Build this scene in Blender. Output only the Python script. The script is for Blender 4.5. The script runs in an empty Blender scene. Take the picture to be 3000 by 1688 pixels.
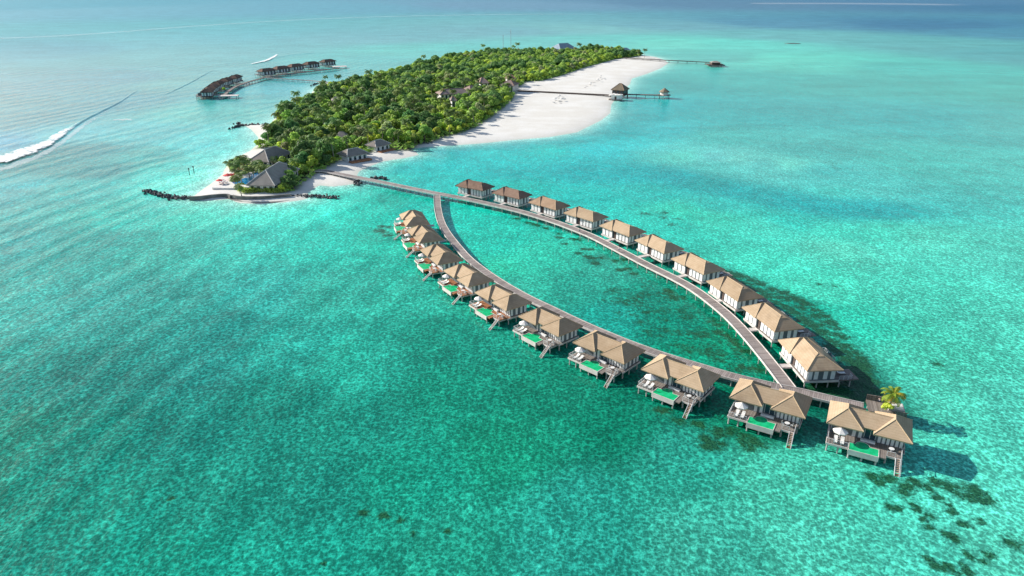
import bpy, bmesh, math, random
import numpy as np
from mathutils import Vector, Matrix
random.seed(7); rng = np.random.default_rng(7)
R = math.radians
scene = bpy.context.scene
C = scene.collection

# ------------------------------------------------------------ camera
F_PX, PITCH, CAM_H = 2010.0, R(23.75), 83.5      # focal length in photo pixels (3000 wide)
cam = bpy.data.cameras.new('camera'); camo = bpy.data.objects.new('camera', cam); C.objects.link(camo)
camo.location = (0, 0, CAM_H); camo.rotation_euler = (R(90) - PITCH, 0, 0)
cam.sensor_width = 36; cam.lens = F_PX / 3000 * 36; cam.clip_start = 1; cam.clip_end = 200000
scene.camera = camo

# ------------------------------------------------------------ light
SUN_EL, SUN_AZ = R(26), R(154)                    # azimuth of the sun measured from +x, counter-clockwise
world = bpy.data.worlds.new('World'); scene.world = world; world.use_nodes = True
wn = world.node_tree.nodes; wl_ = world.node_tree.links
bg = wn['Background']; sky = wn.new('ShaderNodeTexSky'); sky.sky_type = 'NISHITA'; sky.sun_disc = False
sky.sun_elevation = SUN_EL; sky.sun_rotation = R(90) - SUN_AZ; sky.air_density = 1.0; sky.dust_density = 1.0
wl_.new(sky.outputs[0], bg.inputs[0]); bg.inputs[1].default_value = 0.1
sun = bpy.data.lights.new('sun', 'SUN'); suno = bpy.data.objects.new('sun', sun); C.objects.link(suno)
sun.energy = 4.6; sun.angle = R(0.5); sun.color = (1.0, 0.95, 0.87)
sdir = Vector((math.cos(SUN_EL) * math.cos(SUN_AZ), math.cos(SUN_EL) * math.sin(SUN_AZ), math.sin(SUN_EL)))
suno.rotation_euler = (-sdir).to_track_quat('-Z', 'Y').to_euler(); suno.location = sdir * 200
vs = scene.view_settings; vs.view_transform = 'Standard'; vs.look = 'None'; vs.gamma = 1; vs.exposure = 0.72

# ------------------------------------------------------------ helpers
cp, sp = math.cos(PITCH), math.sin(PITCH)
def at(u, v, z=0.0):
    """point of the place at height z seen at pixel u, v of the 3000 x 1688 photograph"""
    a = (u - 1500) / F_PX; b = -(v - 844) / F_PX
    d = (a, cp + b * sp, -sp + b * cp); t = (z - CAM_H) / d[2]
    return Vector((d[0] * t, d[1] * t, z))
def zoom(ox, oy, s):
    return lambda x, y, z=0.0: at(ox + x / s, oy + y / s, z)

def tag(o, label=None, cat=None, group=None, kind=None):
    if label: o['label'] = label
    if cat: o['category'] = cat
    if group: o['group'] = group
    if kind: o['kind'] = kind
    return o
def empty(name, loc=(0, 0, 0), rz=0.0, **k):
    o = bpy.data.objects.new(name, None); o.empty_display_size = .5; C.objects.link(o)
    o.location = loc; o.rotation_euler.z = rz
    return tag(o, **k)
KIDS = {}
def link(name, me, parent=None, loc=None):
    o = bpy.data.objects.new(name, me); C.objects.link(o)
    if parent is not None: o.parent = parent; KIDS.setdefault(parent.name, []).append(o)
    if loc is not None: o.location = loc
    return o
def copy_tree(o, parent=None):
    c = o.copy(); C.objects.link(c)
    if parent is not None: c.parent = parent; KIDS.setdefault(parent.name, []).append(c)
    for ch in list(KIDS.get(o.name, [])): copy_tree(ch, c)
    return c

class MB:
    def __init__(s): s.v = []; s.f = []
    def add(s, vs, fs):
        n = len(s.v); s.v += [tuple(p) for p in vs]; s.f += [tuple(i + n for i in f) for f in fs]; return s
    def box(s, x0, y0, z0, x1, y1, z1):
        v = [(x0,y0,z0),(x1,y0,z0),(x1,y1,z0),(x0,y1,z0),(x0,y0,z1),(x1,y0,z1),(x1,y1,z1),(x0,y1,z1)]
        return s.add(v, [(0,3,2,1),(4,5,6,7),(0,1,5,4),(1,2,6,5),(2,3,7,6),(3,0,4,7)])
    def beam(s, a, b, w, h):
        a, b = Vector(a), Vector(b); d = (b - a).normalized(); up = Vector((0,0,1))
        if abs(d.z) > .95: up = Vector((0,1,0))
        x = d.cross(up).normalized() * (w/2); y = x.cross(d).normalized() * (h/2)
        v = [a-x-y, a+x-y, a+x+y, a-x+y, b-x-y, b+x-y, b+x+y, b-x+y]
        return s.add(v, [(0,1,2,3),(7,6,5,4),(0,4,5,1),(1,5,6,2),(2,6,7,3),(3,7,4,0)])
    def tube(s, pts, rad, n=6, cap=True):
        pts = [Vector(p) for p in pts]
        if not hasattr(rad, '__len__'): rad = [rad] * len(pts)
        base = len(s.v)
        for i, p in enumerate(pts):
            d = (pts[min(i+1, len(pts)-1)] - pts[max(i-1, 0)]).normalized()
            up = Vector((0,0,1)) if abs(d.z) < .9 else Vector((0,1,0))
            x = d.cross(up).normalized(); y = x.cross(d)
            for k in range(n):
                a = 2*math.pi*k/n; s.v.append(tuple(p + (x*math.cos(a) + y*math.sin(a))*rad[i]))
        for i in range(len(pts)-1):
            for k in range(n):
                a = base+i*n+k; b = base+i*n+(k+1)%n; s.f.append((a, b, b+n, a+n))
        if cap:
            s.f.append(tuple(base+k for k in reversed(range(n)))); e = base+(len(pts)-1)*n
            s.f.append(tuple(e+k for k in range(n)))
        return s
    def prism(s, poly, z0, z1):
        n = len(poly)
        v = [(x, y, z0) for x, y in poly] + [(x, y, z1) for x, y in poly]
        f = [tuple(reversed(range(n))), tuple(range(n, 2*n))] + [(i, (i+1)%n, (i+1)%n+n, i+n) for i in range(n)]
        return s.add(v, f)
    def hull(s, pts):
        bm = bmesh.new()
        for p in pts: bm.verts.new(p)
        bmesh.ops.convex_hull(bm, input=bm.verts[:])
        bmesh.ops.dissolve_limit(bm, angle_limit=R(.5), verts=bm.verts[:], edges=bm.edges[:])
        bm.verts.ensure_lookup_table(); bm.verts.index_update()
        s.add([v.co[:] for v in bm.verts], [tuple(v.index for v in f.verts) for f in bm.faces]); bm.free(); return s
    def mesh(s, name, mat, smooth=False):
        me = bpy.data.meshes.new(name); me.from_pydata(s.v, [], s.f); me.update()
        if mat: me.materials.append(mat)
        if smooth: me.polygons.foreach_set('use_smooth', [True]*len(me.polygons))
        return me
    def build(s, name, mat, parent=None, loc=None, smooth=False):
        return link(name, s.mesh(name, mat, smooth), parent, loc)

# ------------------------------------------------------------ materials
def lin(c): 
    c = np.array(c, float) / 255
    return np.where(c <= .04045, c/12.92, ((c+.055)/1.055)**2.4)
class NT:
    def __init__(s, m): s.m = m; s.n = m.node_tree.nodes; s.l = m.node_tree.links; s.b = s.n['Principled BSDF']
    def new(s, t, **k):
        n = s.n.new(t)
        for a, v in k.items(): setattr(n, a, v)
        return n
    def link(s, a, b): s.l.new(a, b)
    def val(s, x, sock):
        if hasattr(x, 'is_linked') or isinstance(x, bpy.types.NodeSocket): s.l.new(x, sock)
        else: sock.default_value = x
    def math(s, op, a, b=None, c=None, clamp=False):
        n = s.new('ShaderNodeMath', operation=op, use_clamp=clamp); s.val(a, n.inputs[0])
        if b is not None: s.val(b, n.inputs[1])
        if c is not None: s.val(c, n.inputs[2])
        return n.outputs[0]
    def mix(s, fac, a, b, blend='MIX'):
        n = s.new('ShaderNodeMix', data_type='RGBA', blend_type=blend); s.val(fac, n.inputs[0]); s.val(a, n.inputs[6]); s.val(b, n.inputs[7])
        return n.outputs[2]
    def noise(s, vec, scale, detail=2, rough=.5, out=0, **k):
        n = s.new('ShaderNodeTexNoise', **k); n.inputs['Scale'].default_value = scale; n.inputs['Detail'].default_value = detail
        n.inputs['Roughness'].default_value = rough
        if vec is not None: s.link(vec, n.inputs['Vector'])
        return n.outputs[out]
    def ramp(s, x, a, b, ya=0., yb=1.):
        n = s.new('ShaderNodeMapRange', interpolation_type='SMOOTHSTEP'); s.val(x, n.inputs[0])
        for i, q in enumerate((a, b, ya, yb)): n.inputs[i+1].default_value = q
        return n.outputs[0]
    def bump(s, h, strength, dist=.1):
        n = s.new('ShaderNodeBump'); n.inputs['Strength'].default_value = strength; n.inputs['Distance'].default_value = dist
        s.link(h, n.inputs['Height']); s.link(n.outputs[0], s.b.inputs['Normal']); return n
def mat(name, col, rough=.8, spec=.3):
    m = bpy.data.materials.new(name); m.use_nodes = True; t = NT(m)
    t.b.inputs['Base Color'].default_value = (*col, 1); t.b.inputs['Roughness'].default_value = rough
    t.b.inputs['Specular IOR Level'].default_value = spec
    return m, t
def noisy(name, ca, cb, scale=1., detail=3, rough=.85, spec=.25, obj=True, var=0., bump=0., stretch=None):
    m, t = mat(name, ca, rough, spec)
    tc = t.new('ShaderNodeTexCoord'); v = tc.outputs['Object']
    if stretch:
        mp = t.new('ShaderNodeMapping'); mp.inputs['Scale'].default_value = stretch; t.link(v, mp.inputs[0]); v = mp.outputs[0]
    n = t.noise(v, scale, detail)
    col = t.mix(t.ramp(n, .3, .7), (*ca, 1), (*cb, 1))
    if var:
        oi = t.new('ShaderNodeObjectInfo'); hs = t.new('ShaderNodeHueSaturation'); t.link(col, hs.inputs['Color'])
        t.link(t.ramp(oi.outputs['Random'], 0, 1, 1-var, 1+var), hs.inputs['Value']); col = hs.outputs[0]
    t.link(col, t.b.inputs['Base Color'])
    if bump: t.bump(n, bump, .1)
    return m
def planks(name, ca, cb, pitch=.3, axis=0, uv=False):
    m, t = mat(name, ca, .75, .3)
    tc = t.new('ShaderNodeTexCoord'); sx = t.new('ShaderNodeSeparateXYZ'); t.link(tc.outputs['UV' if uv else 'Object'], sx.inputs[0])
    x = t.math('DIVIDE', sx.outputs[axis], pitch); fl = t.math('FLOOR', x)
    wn_ = t.new('ShaderNodeTexWhiteNoise', noise_dimensions='1D'); t.link(fl, wn_.inputs['W'])
    big = t.math('FLOOR', t.math('DIVIDE', sx.outputs[axis], 4.6)); w2 = t.new('ShaderNodeTexWhiteNoise', noise_dimensions='1D'); t.link(big, w2.inputs['W'])
    n = t.noise(tc.outputs['Object'], .6, 4)
    f = t.math('ADD', t.math('MULTIPLY', wn_.outputs[0], .45), t.math('ADD', t.math('MULTIPLY', n, .5), t.math('MULTIPLY', w2.outputs[0], .3 if uv else .05)))
    col = t.mix(t.ramp(f, .2, .95), (*ca, 1), (*cb, 1))
    gap = t.math('GREATER_THAN', t.math('FRACT', x), .12)
    col = t.mix(gap, (ca[0]*.35, ca[1]*.35, ca[2]*.35, 1), col)
    t.link(col, t.b.inputs['Base Color']); return m

def thatch(name, ca, cb):
    m, t = mat(name, ca, .95, .08)
    tc = t.new('ShaderNodeTexCoord'); oi = t.new('ShaderNodeObjectInfo'); va = t.new('ShaderNodeVectorMath', operation='ADD'); t.link(tc.outputs['Object'], va.inputs[0]); t.link(oi.outputs['Location'], va.inputs[1]); o = va.outputs[0]
    n1 = t.noise(o, .45, 5, .65); n2 = t.noise(o, 7., 3, .7)
    sx = t.new('ShaderNodeSeparateXYZ'); t.link(o, sx.inputs[0])
    cz = t.math('FRACT', t.math('MULTIPLY', sx.outputs[2], 3.3))
    f = t.math('ADD', t.math('MULTIPLY', n1, .55), t.math('MULTIPLY', n2, .45))
    col = t.mix(t.ramp(f, .3, .7), (*ca, 1), (*cb, 1))
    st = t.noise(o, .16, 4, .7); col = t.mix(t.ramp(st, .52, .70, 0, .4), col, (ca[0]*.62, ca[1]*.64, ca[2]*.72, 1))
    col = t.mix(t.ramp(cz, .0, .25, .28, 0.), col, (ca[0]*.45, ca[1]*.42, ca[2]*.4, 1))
    oi = t.new('ShaderNodeObjectInfo'); hs = t.new('ShaderNodeHueSaturation'); t.link(col, hs.inputs['Color'])
    t.link(t.ramp(oi.outputs['Random'], 0, 1, .88, 1.1), hs.inputs['Value'])
    t.link(hs.outputs[0], t.b.inputs['Base Color']); t.bump(t.math('ADD', n2, t.math('MULTIPLY', cz, .5)), .25, .08)
    return m
M = {}
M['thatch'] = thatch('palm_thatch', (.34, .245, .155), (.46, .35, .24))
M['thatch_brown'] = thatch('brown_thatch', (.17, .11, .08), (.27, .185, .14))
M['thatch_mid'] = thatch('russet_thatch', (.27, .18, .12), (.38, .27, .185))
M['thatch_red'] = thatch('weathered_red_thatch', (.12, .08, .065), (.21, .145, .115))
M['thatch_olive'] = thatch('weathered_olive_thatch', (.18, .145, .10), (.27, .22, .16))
M['cap'] = noisy('ridge_thatch', (.42, .31, .19), (.52, .40, .26), 3)
M['cap_brown'] = noisy('brown_ridge_thatch', (.22, .13, .09), (.30, .19, .13), 3)
M['shingle'] = thatch('grey_shingle', (.24, .21, .185), (.35, .315, .28))
M['shingle_pink'] = thatch('pinkish_shingle', (.26, .19, .17), (.36, .28, .25))
M['tin'] = noisy('blue_grey_metal_roof', (.18, .24, .30), (.25, .32, .38), .4)
M['white'] = noisy('white_paint', (.66, .655, .65), (.76, .755, .75), .8)
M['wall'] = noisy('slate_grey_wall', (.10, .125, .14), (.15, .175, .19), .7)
M['wall_light'] = noisy('pale_plaster', (.62, .60, .57), (.72, .70, .66), .6)
M['timber'] = planks('grey_timber', (.175, .145, .125), (.31, .27, .24))
M['timber_red'] = planks('red_timber', (.30, .115, .05), (.46, .21, .10))
M['walk'] = planks('boardwalk_planks', (.20, .165, .15), (.34, .29, .265), pitch=.45, uv=True)
M['beam'] = noisy('pale_edge_beam', (.50, .45, .42), (.64, .60, .56), .5)
M['pile'] = noisy('concrete_pile', (.34, .34, .32), (.48, .48, .46), 1.2)
M['rail'] = noisy('pale_railing', (.52, .52, .52), (.62, .62, .62), .8)
M['darkwood'] = noisy('dark_timber', (.07, .05, .045), (.12, .09, .075), 1.)
M['rust'] = noisy('algae_stained_timber', (.16, .06, .025), (.28, .12, .05), 2.)
M['stair'] = noisy('stair_timber', (.34, .22, .16), (.48, .34, .26), 1.5)
M['canvas'] = noisy('cream_canvas', (.66, .63, .58), (.74, .71, .67), 1.)
M['red_canvas'] = noisy('red_canvas', (.62, .07, .07), (.75, .13, .12), 1.)
M['cushion'] = noisy('white_cushion', (.72, .70, .67), (.80, .78, .75), 1.)
M['glass'], _t = mat('dark_glass', (.02, .05, .07), .12, .6)
M['rock'] = noisy('dark_boulder', (.055, .055, .06), (.17, .165, .16), .9, bump=.4)
M['seawall'] = noisy('grey_seawall', (.13, .12, .11), (.24, .22, .20), .35)
M['bark'] = noisy('bark', (.16, .12, .09), (.26, .21, .17), 1.5)
M['palm_bark'] = noisy('palm_bark', (.25, .21, .17), (.36, .31, .26), 3.)
M['steel'] = noisy('galvanised_steel', (.30, .33, .36), (.42, .45, .48), .5)
M['skin'], _t = mat('skin', (.42, .25, .17), .6)
M['shirt_white'], _t = mat('white_shirt', (.75, .68, .68), .8)
M['shorts'], _t = mat('blue_shorts', (.05, .10, .26), .8)
M['hair'], _t = mat('dark_hair', (.03, .02, .015), .7)
M['soil'] = noisy('planter_soil', (.10, .07, .05), (.15, .11, .08), 2.)

def poolmat(name, ca, cb):
    m, t = mat(name, ca, .06, .5)
    tc = t.new('ShaderNodeTexCoord'); n = t.noise(tc.outputs['Object'], 1.2, 3)
    t.link(t.mix(t.ramp(n, .35, .65), (*ca, 1), (*cb, 1)), t.b.inputs['Base Color'])
    t.bump(t.noise(tc.outputs['Object'], 3., 2), .15, .1); return m
M['pool'] = poolmat('green_pool_water', (.01, .42, .16), (.02, .54, .24))
M['pool_blue'] = poolmat('blue_pool_water', (.0, .16, .42), (.01, .28, .55))

def leafmat(name, ca, cb, var=.25):
    m, t = mat(name, ca, .6, .2)
    tc = t.new('ShaderNodeTexCoord'); oi = t.new('ShaderNodeObjectInfo')
    va = t.new('ShaderNodeVectorMath', operation='ADD'); t.link(tc.outputs['Object'], va.inputs[0])
    t.link(oi.outputs['Location'], va.inputs[1])
    n = t.noise(va.outputs[0], .35, 3, .6); n2 = t.noise(va.outputs[0], 2.2, 1)
    f = t.math('ADD', t.math('MULTIPLY', n, .6), t.math('MULTIPLY', n2, .4))
    col = t.mix(t.ramp(f, .32, .68), (*ca, 1), (*cb, 1))
    hs = t.new('ShaderNodeHueSaturation'); t.link(col, hs.inputs['Color'])
    t.link(t.ramp(oi.outputs['Random'], 0, 1, 1-var, 1+var), hs.inputs['Value'])
    t.link(t.math('MULTIPLY_ADD', t.math('FRACT', t.math('MULTIPLY', oi.outputs['Random'], 7.31)), .05, .475), hs.inputs['Hue'])
    t.link(hs.outputs[0], t.b.inputs['Base Color'])
    tr = t.new('ShaderNodeBsdfTranslucent'); t.link(hs.outputs[0], tr.inputs[0])
    mx = t.new('ShaderNodeMixShader'); mx.inputs[0].default_value = .45
    t.link(t.b.outputs[0], mx.inputs[1]); t.link(tr.outputs[0], mx.inputs[2])
    t.link(mx.outputs[0], t.n['Material Output'].inputs[0]); return m
LEAF = [leafmat('dark_green_leaves', (.11, .23, .075), (.20, .36, .11)),
        leafmat('mid_green_leaves', (.24, .41, .08), (.42, .56, .12)),
        leafmat('yellow_green_leaves', (.42, .56, .07), (.62, .72, .12)),
        leafmat('olive_leaves', (.29, .35, .15), (.46, .50, .25))]
M['palmleaf'] = leafmat('palm_leaves', (.12, .22, .06), (.24, .32, .10))
M['palmleaf_yellow'] = leafmat('yellowing_palm_leaves', (.30, .30, .03), (.55, .42, .04), .05)

# ------------------------------------------------------------ shoreline data
zA = zoom(1200, 80, 3.677); zB = zoom(1500, 100, 3.677); zT = zoom(580, 420, 8.05); zG = zoom(700, 200, 3.677)
SAND = [(795,364,.2),(713,365,.2),(736,379,.2),(757,402,.2),(751,425,.2),(733,441,.2),(708,453,.2),(678,470,.2),(658,495,.2),(652,510,.2),(628,530,.2),
        (595,553,.2),(572,570,.2),(556,582,.2),(600,587,.2),(650,584,.2),(672,581,.2),(685,588,.2),(705,594,.2),(760,596,.2),(830,592,.2),(900,583,.2),(905,572,.2),(900,565,.2),
        (917,553,.2),(937,541,.2),(972,546,.2),(1040,538,.2),(1052,528,.2),(1046,512,.2),(1052,501,.2),(1081,487.5,.2),(1121,472,.2),(1189,461.5,.2),(1227,453,.2),
        (1214,441,.2),(1205,437,.2),(1216,433.5,.2),(1260,429,.2),(1309,426.5,.2),(1400,420,.2),(1500,410,.2),(1609,401,.2),(1690,387,.2),(1761,352,.2),(1788,331,.2),(1791,306,.2),
        (1810,280,.2),(1845,247,.2),(1851,230,.2),(1894,216.5,.2),(1935,200.5,.2),(1959,184,.2),(1946,175,.2),(1921,167,.2),(1881,161,.2),
        (1878,150,4),(1820,143,4),(1740,140,4),(1640,138,8),(1530,138,8),(1470,139,8),(1340,149,8),(1235,172,8),(1120,196,8),(1050,213,7),(1010,228,7),(975,240,4),
        (957,240,.2),(932,252,.2),(915,268,.2),(905,285,.2),(880,297,.2),(845,305,3),(815,325,3),(797,345,2)]
SAND = np.array([at(u, v, z)[:2] for u, v, z in SAND])
VEG = [(1880,164,1),(1798,175,1),(1717,197,1),(1646,221,1),(1586,238,1),(1540,240,1),(1512,262,1),(1499,292,1),(1472,317,1),(1431,349,1),(1390,376,1),(1341,393,1),(1317,398,1),
       (1281,409,1),(1254,417,1),(1216,424,1),(1206,436,1),(1160,440,1),(1125,428,1),(1098,440,1),(1075,452,1),(1000,468,1),(975,480,1),(940,500,1),(920,512,1),(888,532,1),(866,553,1),(835,562,1),
       (828,545,1),(848,520,1),(862,495,1),(838,478,1),(815,480,1),(808,462,1),(832,446,1),(795,430,1),(770,432,1),(752,432,1),(775,412,2),(792,400,2),(799,380,2),(800,364,2),
       (806,350,3),(822,330,3),(850,312,3),(885,300,2),(918,288,2),(928,270,2),(945,255,2),(975,245,4),
       (1012,232,7),(1052,217,7),(1122,199,8),(1237,175,8),(1342,152,8),(1472,142,8),(1530,141,8),(1640,140,8),(1740,142,4),(1820,146,4),(1876,154,4)]
VEG = np.array([at(u, v, z)[:2] for u, v, z in VEG])
def sdist(P, poly):
    """signed distance to a closed polygon, positive inside"""
    P = np.asarray(P, float); d = np.full(len(P), 1e18); ins = np.zeros(len(P), bool)
    for i in range(len(poly)):
        a = poly[i]; b = poly[(i+1) % len(poly)]; e = b - a; w = P - a
        t = np.clip((w @ e) / max(e @ e, 1e-9), 0, 1); q = w - t[:, None]*e
        d = np.minimum(d, (q**2).sum(1))
        c = (a[1] > P[:, 1]) != (b[1] > P[:, 1])
        with np.errstate(divide='ignore', invalid='ignore'):
            xi = a[0] + (P[:, 1]-a[1]) / (b[1]-a[1]) * e[0]
        ins ^= c & (P[:, 0] < xi)
    return np.where(ins, 1, -1) * np.sqrt(d)
def vnoise(P, s, seed=0):
    """cheap smooth value noise for heights and scattering"""
    g = np.random.default_rng(seed).random((64, 64)); q = P/s; i = np.floor(q).astype(int); f = q-i; f = f*f*(3-2*f)
    a = g[i[:,0]%64, i[:,1]%64]; b = g[(i[:,0]+1)%64, i[:,1]%64]; c = g[i[:,0]%64, (i[:,1]+1)%64]; d = g[(i[:,0]+1)%64, (i[:,1]+1)%64]
    return (a*(1-f[:,0])+b*f[:,0])*(1-f[:,1]) + (c*(1-f[:,0])+d*f[:,0])*f[:,1]

def npmesh(name, V, Q, mat_=None, smooth=False):
    me = bpy.data.meshes.new(name); V = np.ascontiguousarray(V, np.float32); Q = np.ascontiguousarray(Q, np.int32)
    k = Q.shape[1]
    me.vertices.add(len(V)); me.vertices.foreach_set('co', V.ravel())
    me.loops.add(Q.size); me.loops.foreach_set('vertex_index', Q.ravel())
    me.polygons.add(len(Q)); me.polygons.foreach_set('loop_start', np.arange(0, Q.size, k, dtype=np.int32))
    me.update(calc_edges=True)
    if smooth: me.polygons.foreach_set('use_smooth', np.ones(len(Q), bool))
    if mat_: me.materials.append(mat_)
    return me

# ------------------------------------------------------------ sea: what lies under the water, by place
# seen colour of the sea at places found at pixels of the photograph (shallow sand, reef, deep channel)
SEA = [(0,20,77,145,160),(400,30,94,151,165),(900,20,92,148,163),(1500,15,99,138,158),(2100,12,81,120,143),(2700,12,71,115,142),
       (2990,20,61,109,136),(0,150,73,142,153),(600,110,90,160,165),(1100,110,97,157,161),(1500,90,102,156,161),(1950,75,97,151,159),
       (2300,70,76,130,150),(2700,75,61,112,139),(2990,95,67,127,146),(1700,85,109,167,166),(2300,105,93,161,160),(2700,130,83,156,154),
       (2990,160,72,150,150),(0,260,63,131,142),(350,230,63,132,143),(700,150,87,156,158),(1250,150,80,174,164),(1000,180,69,163,158),
       (1750,120,92,178,168),(1950,128,95,192,173),(2150,132,86,190,173),(2100,165,79,173,160),(2300,175,83,192,170),(2420,190,74,184,164),
       (2600,200,60,172,158),(2800,240,57,163,150),(2990,260,60,165,150),(0,350,57,130,139),(300,300,56,132,141),(560,240,77,150,148),
       (650,330,70,171,160),(800,300,59,156,152),(880,270,60,163,166),(640,200,75,150,151),(0,420,64,147,170),(200,400,67,166,170),
       (400,400,63,169,168),(600,420,75,193,187),(450,500,57,188,172),(620,470,87,211,195),(700,410,82,209,195),(560,530,92,222,198),
       (0,560,50,162,161),(200,560,46,164,154),(380,620,43,180,161),(600,620,58,195,168),(800,630,64,216,188),(950,600,45,221,192),
       (1000,575,33,201,173),(0,720,38,154,145),(250,720,35,152,138),(500,720,49,166,147),(750,700,49,184,163),(950,700,42,193,168),
       (1080,620,18,187,160),(1120,700,37,179,152),(0,900,53,171,156),(250,900,50,162,148),(500,900,44,153,138),(750,860,47,167,152),
       (1000,850,47,167,145),(1200,850,42,164,140),(650,960,28,130,118),(0,1100,30,144,129),(300,1080,28,129,116),(600,1080,32,134,122),
       (850,1020,38,159,141),(1050,1050,39,169,145),(1300,1000,25,138,115),(0,1300,22,131,111),(250,1330,20,133,115),(550,1250,20,121,107),
       (800,1180,24,126,109),(1050,1250,27,136,116),(1350,1150,22,139,113),(1600,1150,20,131,104),(0,1500,20,141,120),(300,1500,25,145,124),
       (600,1450,26,133,114),(900,1450,27,133,115),(1200,1400,25,146,121),(1500,1300,24,144,113),(1800,1250,12,123,96),(100,1670,23,139,120),
       (500,1660,23,149,126),(900,1660,28,152,130),(1300,1600,33,146,122),(1700,1500,38,151,132),(2000,1350,43,158,136),(2300,1420,69,184,157),
       (1700,1670,40,151,133),(2100,1600,60,169,147),(2400,1600,78,196,170),(2700,1640,78,197,172),(2980,1650,81,191,165),(2700,1350,82,208,180),
       (2900,1450,90,213,186),(2500,1400,70,190,162),(2980,1200,79,195,171),(2800,1150,79,198,171),(2700,1050,73,199,169),(2980,950,78,200,173),
       (2700,880,73,199,172),(2500,950,47,197,166),(2400,850,73,214,181),(2250,780,70,213,183),(2980,750,77,192,169),(2700,700,83,201,175),
       (2450,720,85,197,170),(2980,500,72,184,169),(2700,480,66,179,164),(2450,560,64,188,172),(2980,380,68,168,158),(2700,350,50,164,158),
       (2350,440,67,172,161),(2400,330,53,165,158),(2150,330,43,163,157),(2100,400,62,171,159),(1950,380,44,179,176),(2000,260,36,155,148),
       (2200,240,49,164,153),(2450,250,55,162,150),(1950,440,75,186,176),(2100,460,92,187,181),(2250,480,78,175,167),(2400,500,63,175,166),
       (1850,420,39,191,186),(1750,440,27,188,185),(1600,440,16,185,172),(1450,450,16,193,183),(1300,470,12,190,181),(1180,500,7,182,173),
       (1240,445,3,177,173),(1300,440,4,158,159),(1500,428,10,166,163),(1100,495,7,181,166),(1080,520,5,188,176),(1150,520,5,198,176),
       (1250,530,5,176,163),(1500,510,5,170,163),(1700,500,6,170,166),(1850,510,20,171,167),(1800,400,9,160,156),(1830,340,10,152,149),
       (1780,372,12,161,158),(1880,300,16,167,164),(1950,310,20,163,160),(1650,410,8,166,161),(1900,560,39,185,171),(2100,600,51,188,173),
       (2300,650,46,191,173),(1700,580,24,183,169),(1500,545,8,179,161),(1950,650,49,196,173),(1750,640,39,195,176),(1150,590,5,162,137),
       (1230,600,8,185,162),(1350,640,22,202,175),(1450,700,32,192,165),(1600,750,46,189,158),(1500,830,51,182,154),(1700,850,37,153,130),
       (1800,800,45,159,135),(1900,850,21,142,118),(1800,930,28,163,144),(1950,950,11,140,114),(2050,900,14,132,106),(2150,1000,9,145,109),
       (2050,1030,10,143,110),(2200,1060,7,131,101),(1300,760,32,190,162),(1450,800,43,187,151),(2150,850,17,152,130),(2350,1150,5,92,74),
       (2450,1100,5,95,78),(2350,900,8,150,125),(2500,1180,11,101,85),(2200,1200,7,128,94),(2000,1130,5,115,91),(1980,520,26,165,163),
       (2050,540,31,153,146),(2150,560,30,159,155),(2300,585,28,156,152),(2400,600,26,164,161),(2500,612,29,167,163),(2560,610,31,160,157),
       (2000,620,57,205,174),(2100,640,63,201,172),(2250,665,73,211,184),(2450,690,68,211,183),(2600,680,72,213,184),(2100,485,77,184,171),
       (2250,510,81,183,171),(2400,535,77,193,181),(2550,560,74,189,176),(2000,455,88,203,181),(2150,465,103,202,184),(2300,482,100,202,180),
       (150,470,38,133,131),(330,500,40,135,132),(450,455,47,154,146),(250,440,40,132,133)]
REEF = []   # x, y, radius, strength
def reef(zf, pts, r, s=1.0):
    for x, y in pts:
        p = zf(x, y); REEF.append((p.x, p.y, r*(.8+.4*random.random()), s))
z1 = zoom(2100,1050,2.862); z2 = zoom(1550,900,2.862); z3 = zoom(1050,570,3.677); z4 = zoom(1900,700,3.677); z5 = zoom(1300,500,3.677); z6 = zoom(2500,1330,4.048)
reef(z6, [(230,270),(300,330),(420,290),(590,460),(650,400),(720,340),(900,400),(1000,340),(1000,520),(1120,380),(1220,390),(1290,500)], 1.75)
reef(z6, [(1400,500),(1480,530),(1560,490),(1600,560),(1420,420)], 1.75)
reef(z6, [(430,630),(520,640),(700,600),(760,660),(830,780),(900,740),(900,860),(1150,700),(1220,690),(1130,600),(1490,790),(1380,860),(1290,830),(1100,950),(1170,960),(1210,1020)], 1.0)
reef(z6, [(1340,1180),(1390,1230),(1300,1310),(1610,1190),(1540,1280),(1130,1330),(1190,1390),(1850,1050),(1950,1090),(900,1250),(980,1330),(1050,1370),(1350,1400)], 1.0)
reef(z1, [(10,640),(60,620),(20,720),(210,670),(330,710),(260,740),(110,620)], 1.7, .9)
reef(z2, [(1120,870),(1250,960),(1400,980),(1450,1000),(1600,1040),(1700,1040),(1480,1110),(1560,1160),(1480,1170),(1810,1090),(1930,1140),(1850,1170)], 1.9, .9)
reef(z4, [(860,355),(920,380),(1000,400),(1100,440),(1200,480),(1330,540),(1450,580),(1540,620),(1620,660),(1700,700),(1800,770),(1900,830),(1960,900),(2020,960),(2080,1050),(2140,1150),(2220,1220),(2290,1290),(2330,1370)], 2.4, .95)
reef(z4, [(930,420),(1040,480),(1150,545),(1270,610),(1380,690),(1480,740),(1580,800),(1680,880),(1770,940),(1860,1010),(1960,1100),(2080,1200),(2130,1290),(2000,1180)], 2.8, .95)
reef(z4, [(1500,650),(1650,750),(1780,830),(1850,920),(1950,1020),(2080,1150),(2180,1260),(2250,1340),(1250,560),(1400,620)], 2.8, .85)
reef(z1, [(850,250),(950,280),(1050,300),(1150,320),(1250,330),(1200,230),(1280,280),(1100,210),(1180,120),(1200,60),(1230,180),(950,200)], 2.9, 1.2)
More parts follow.
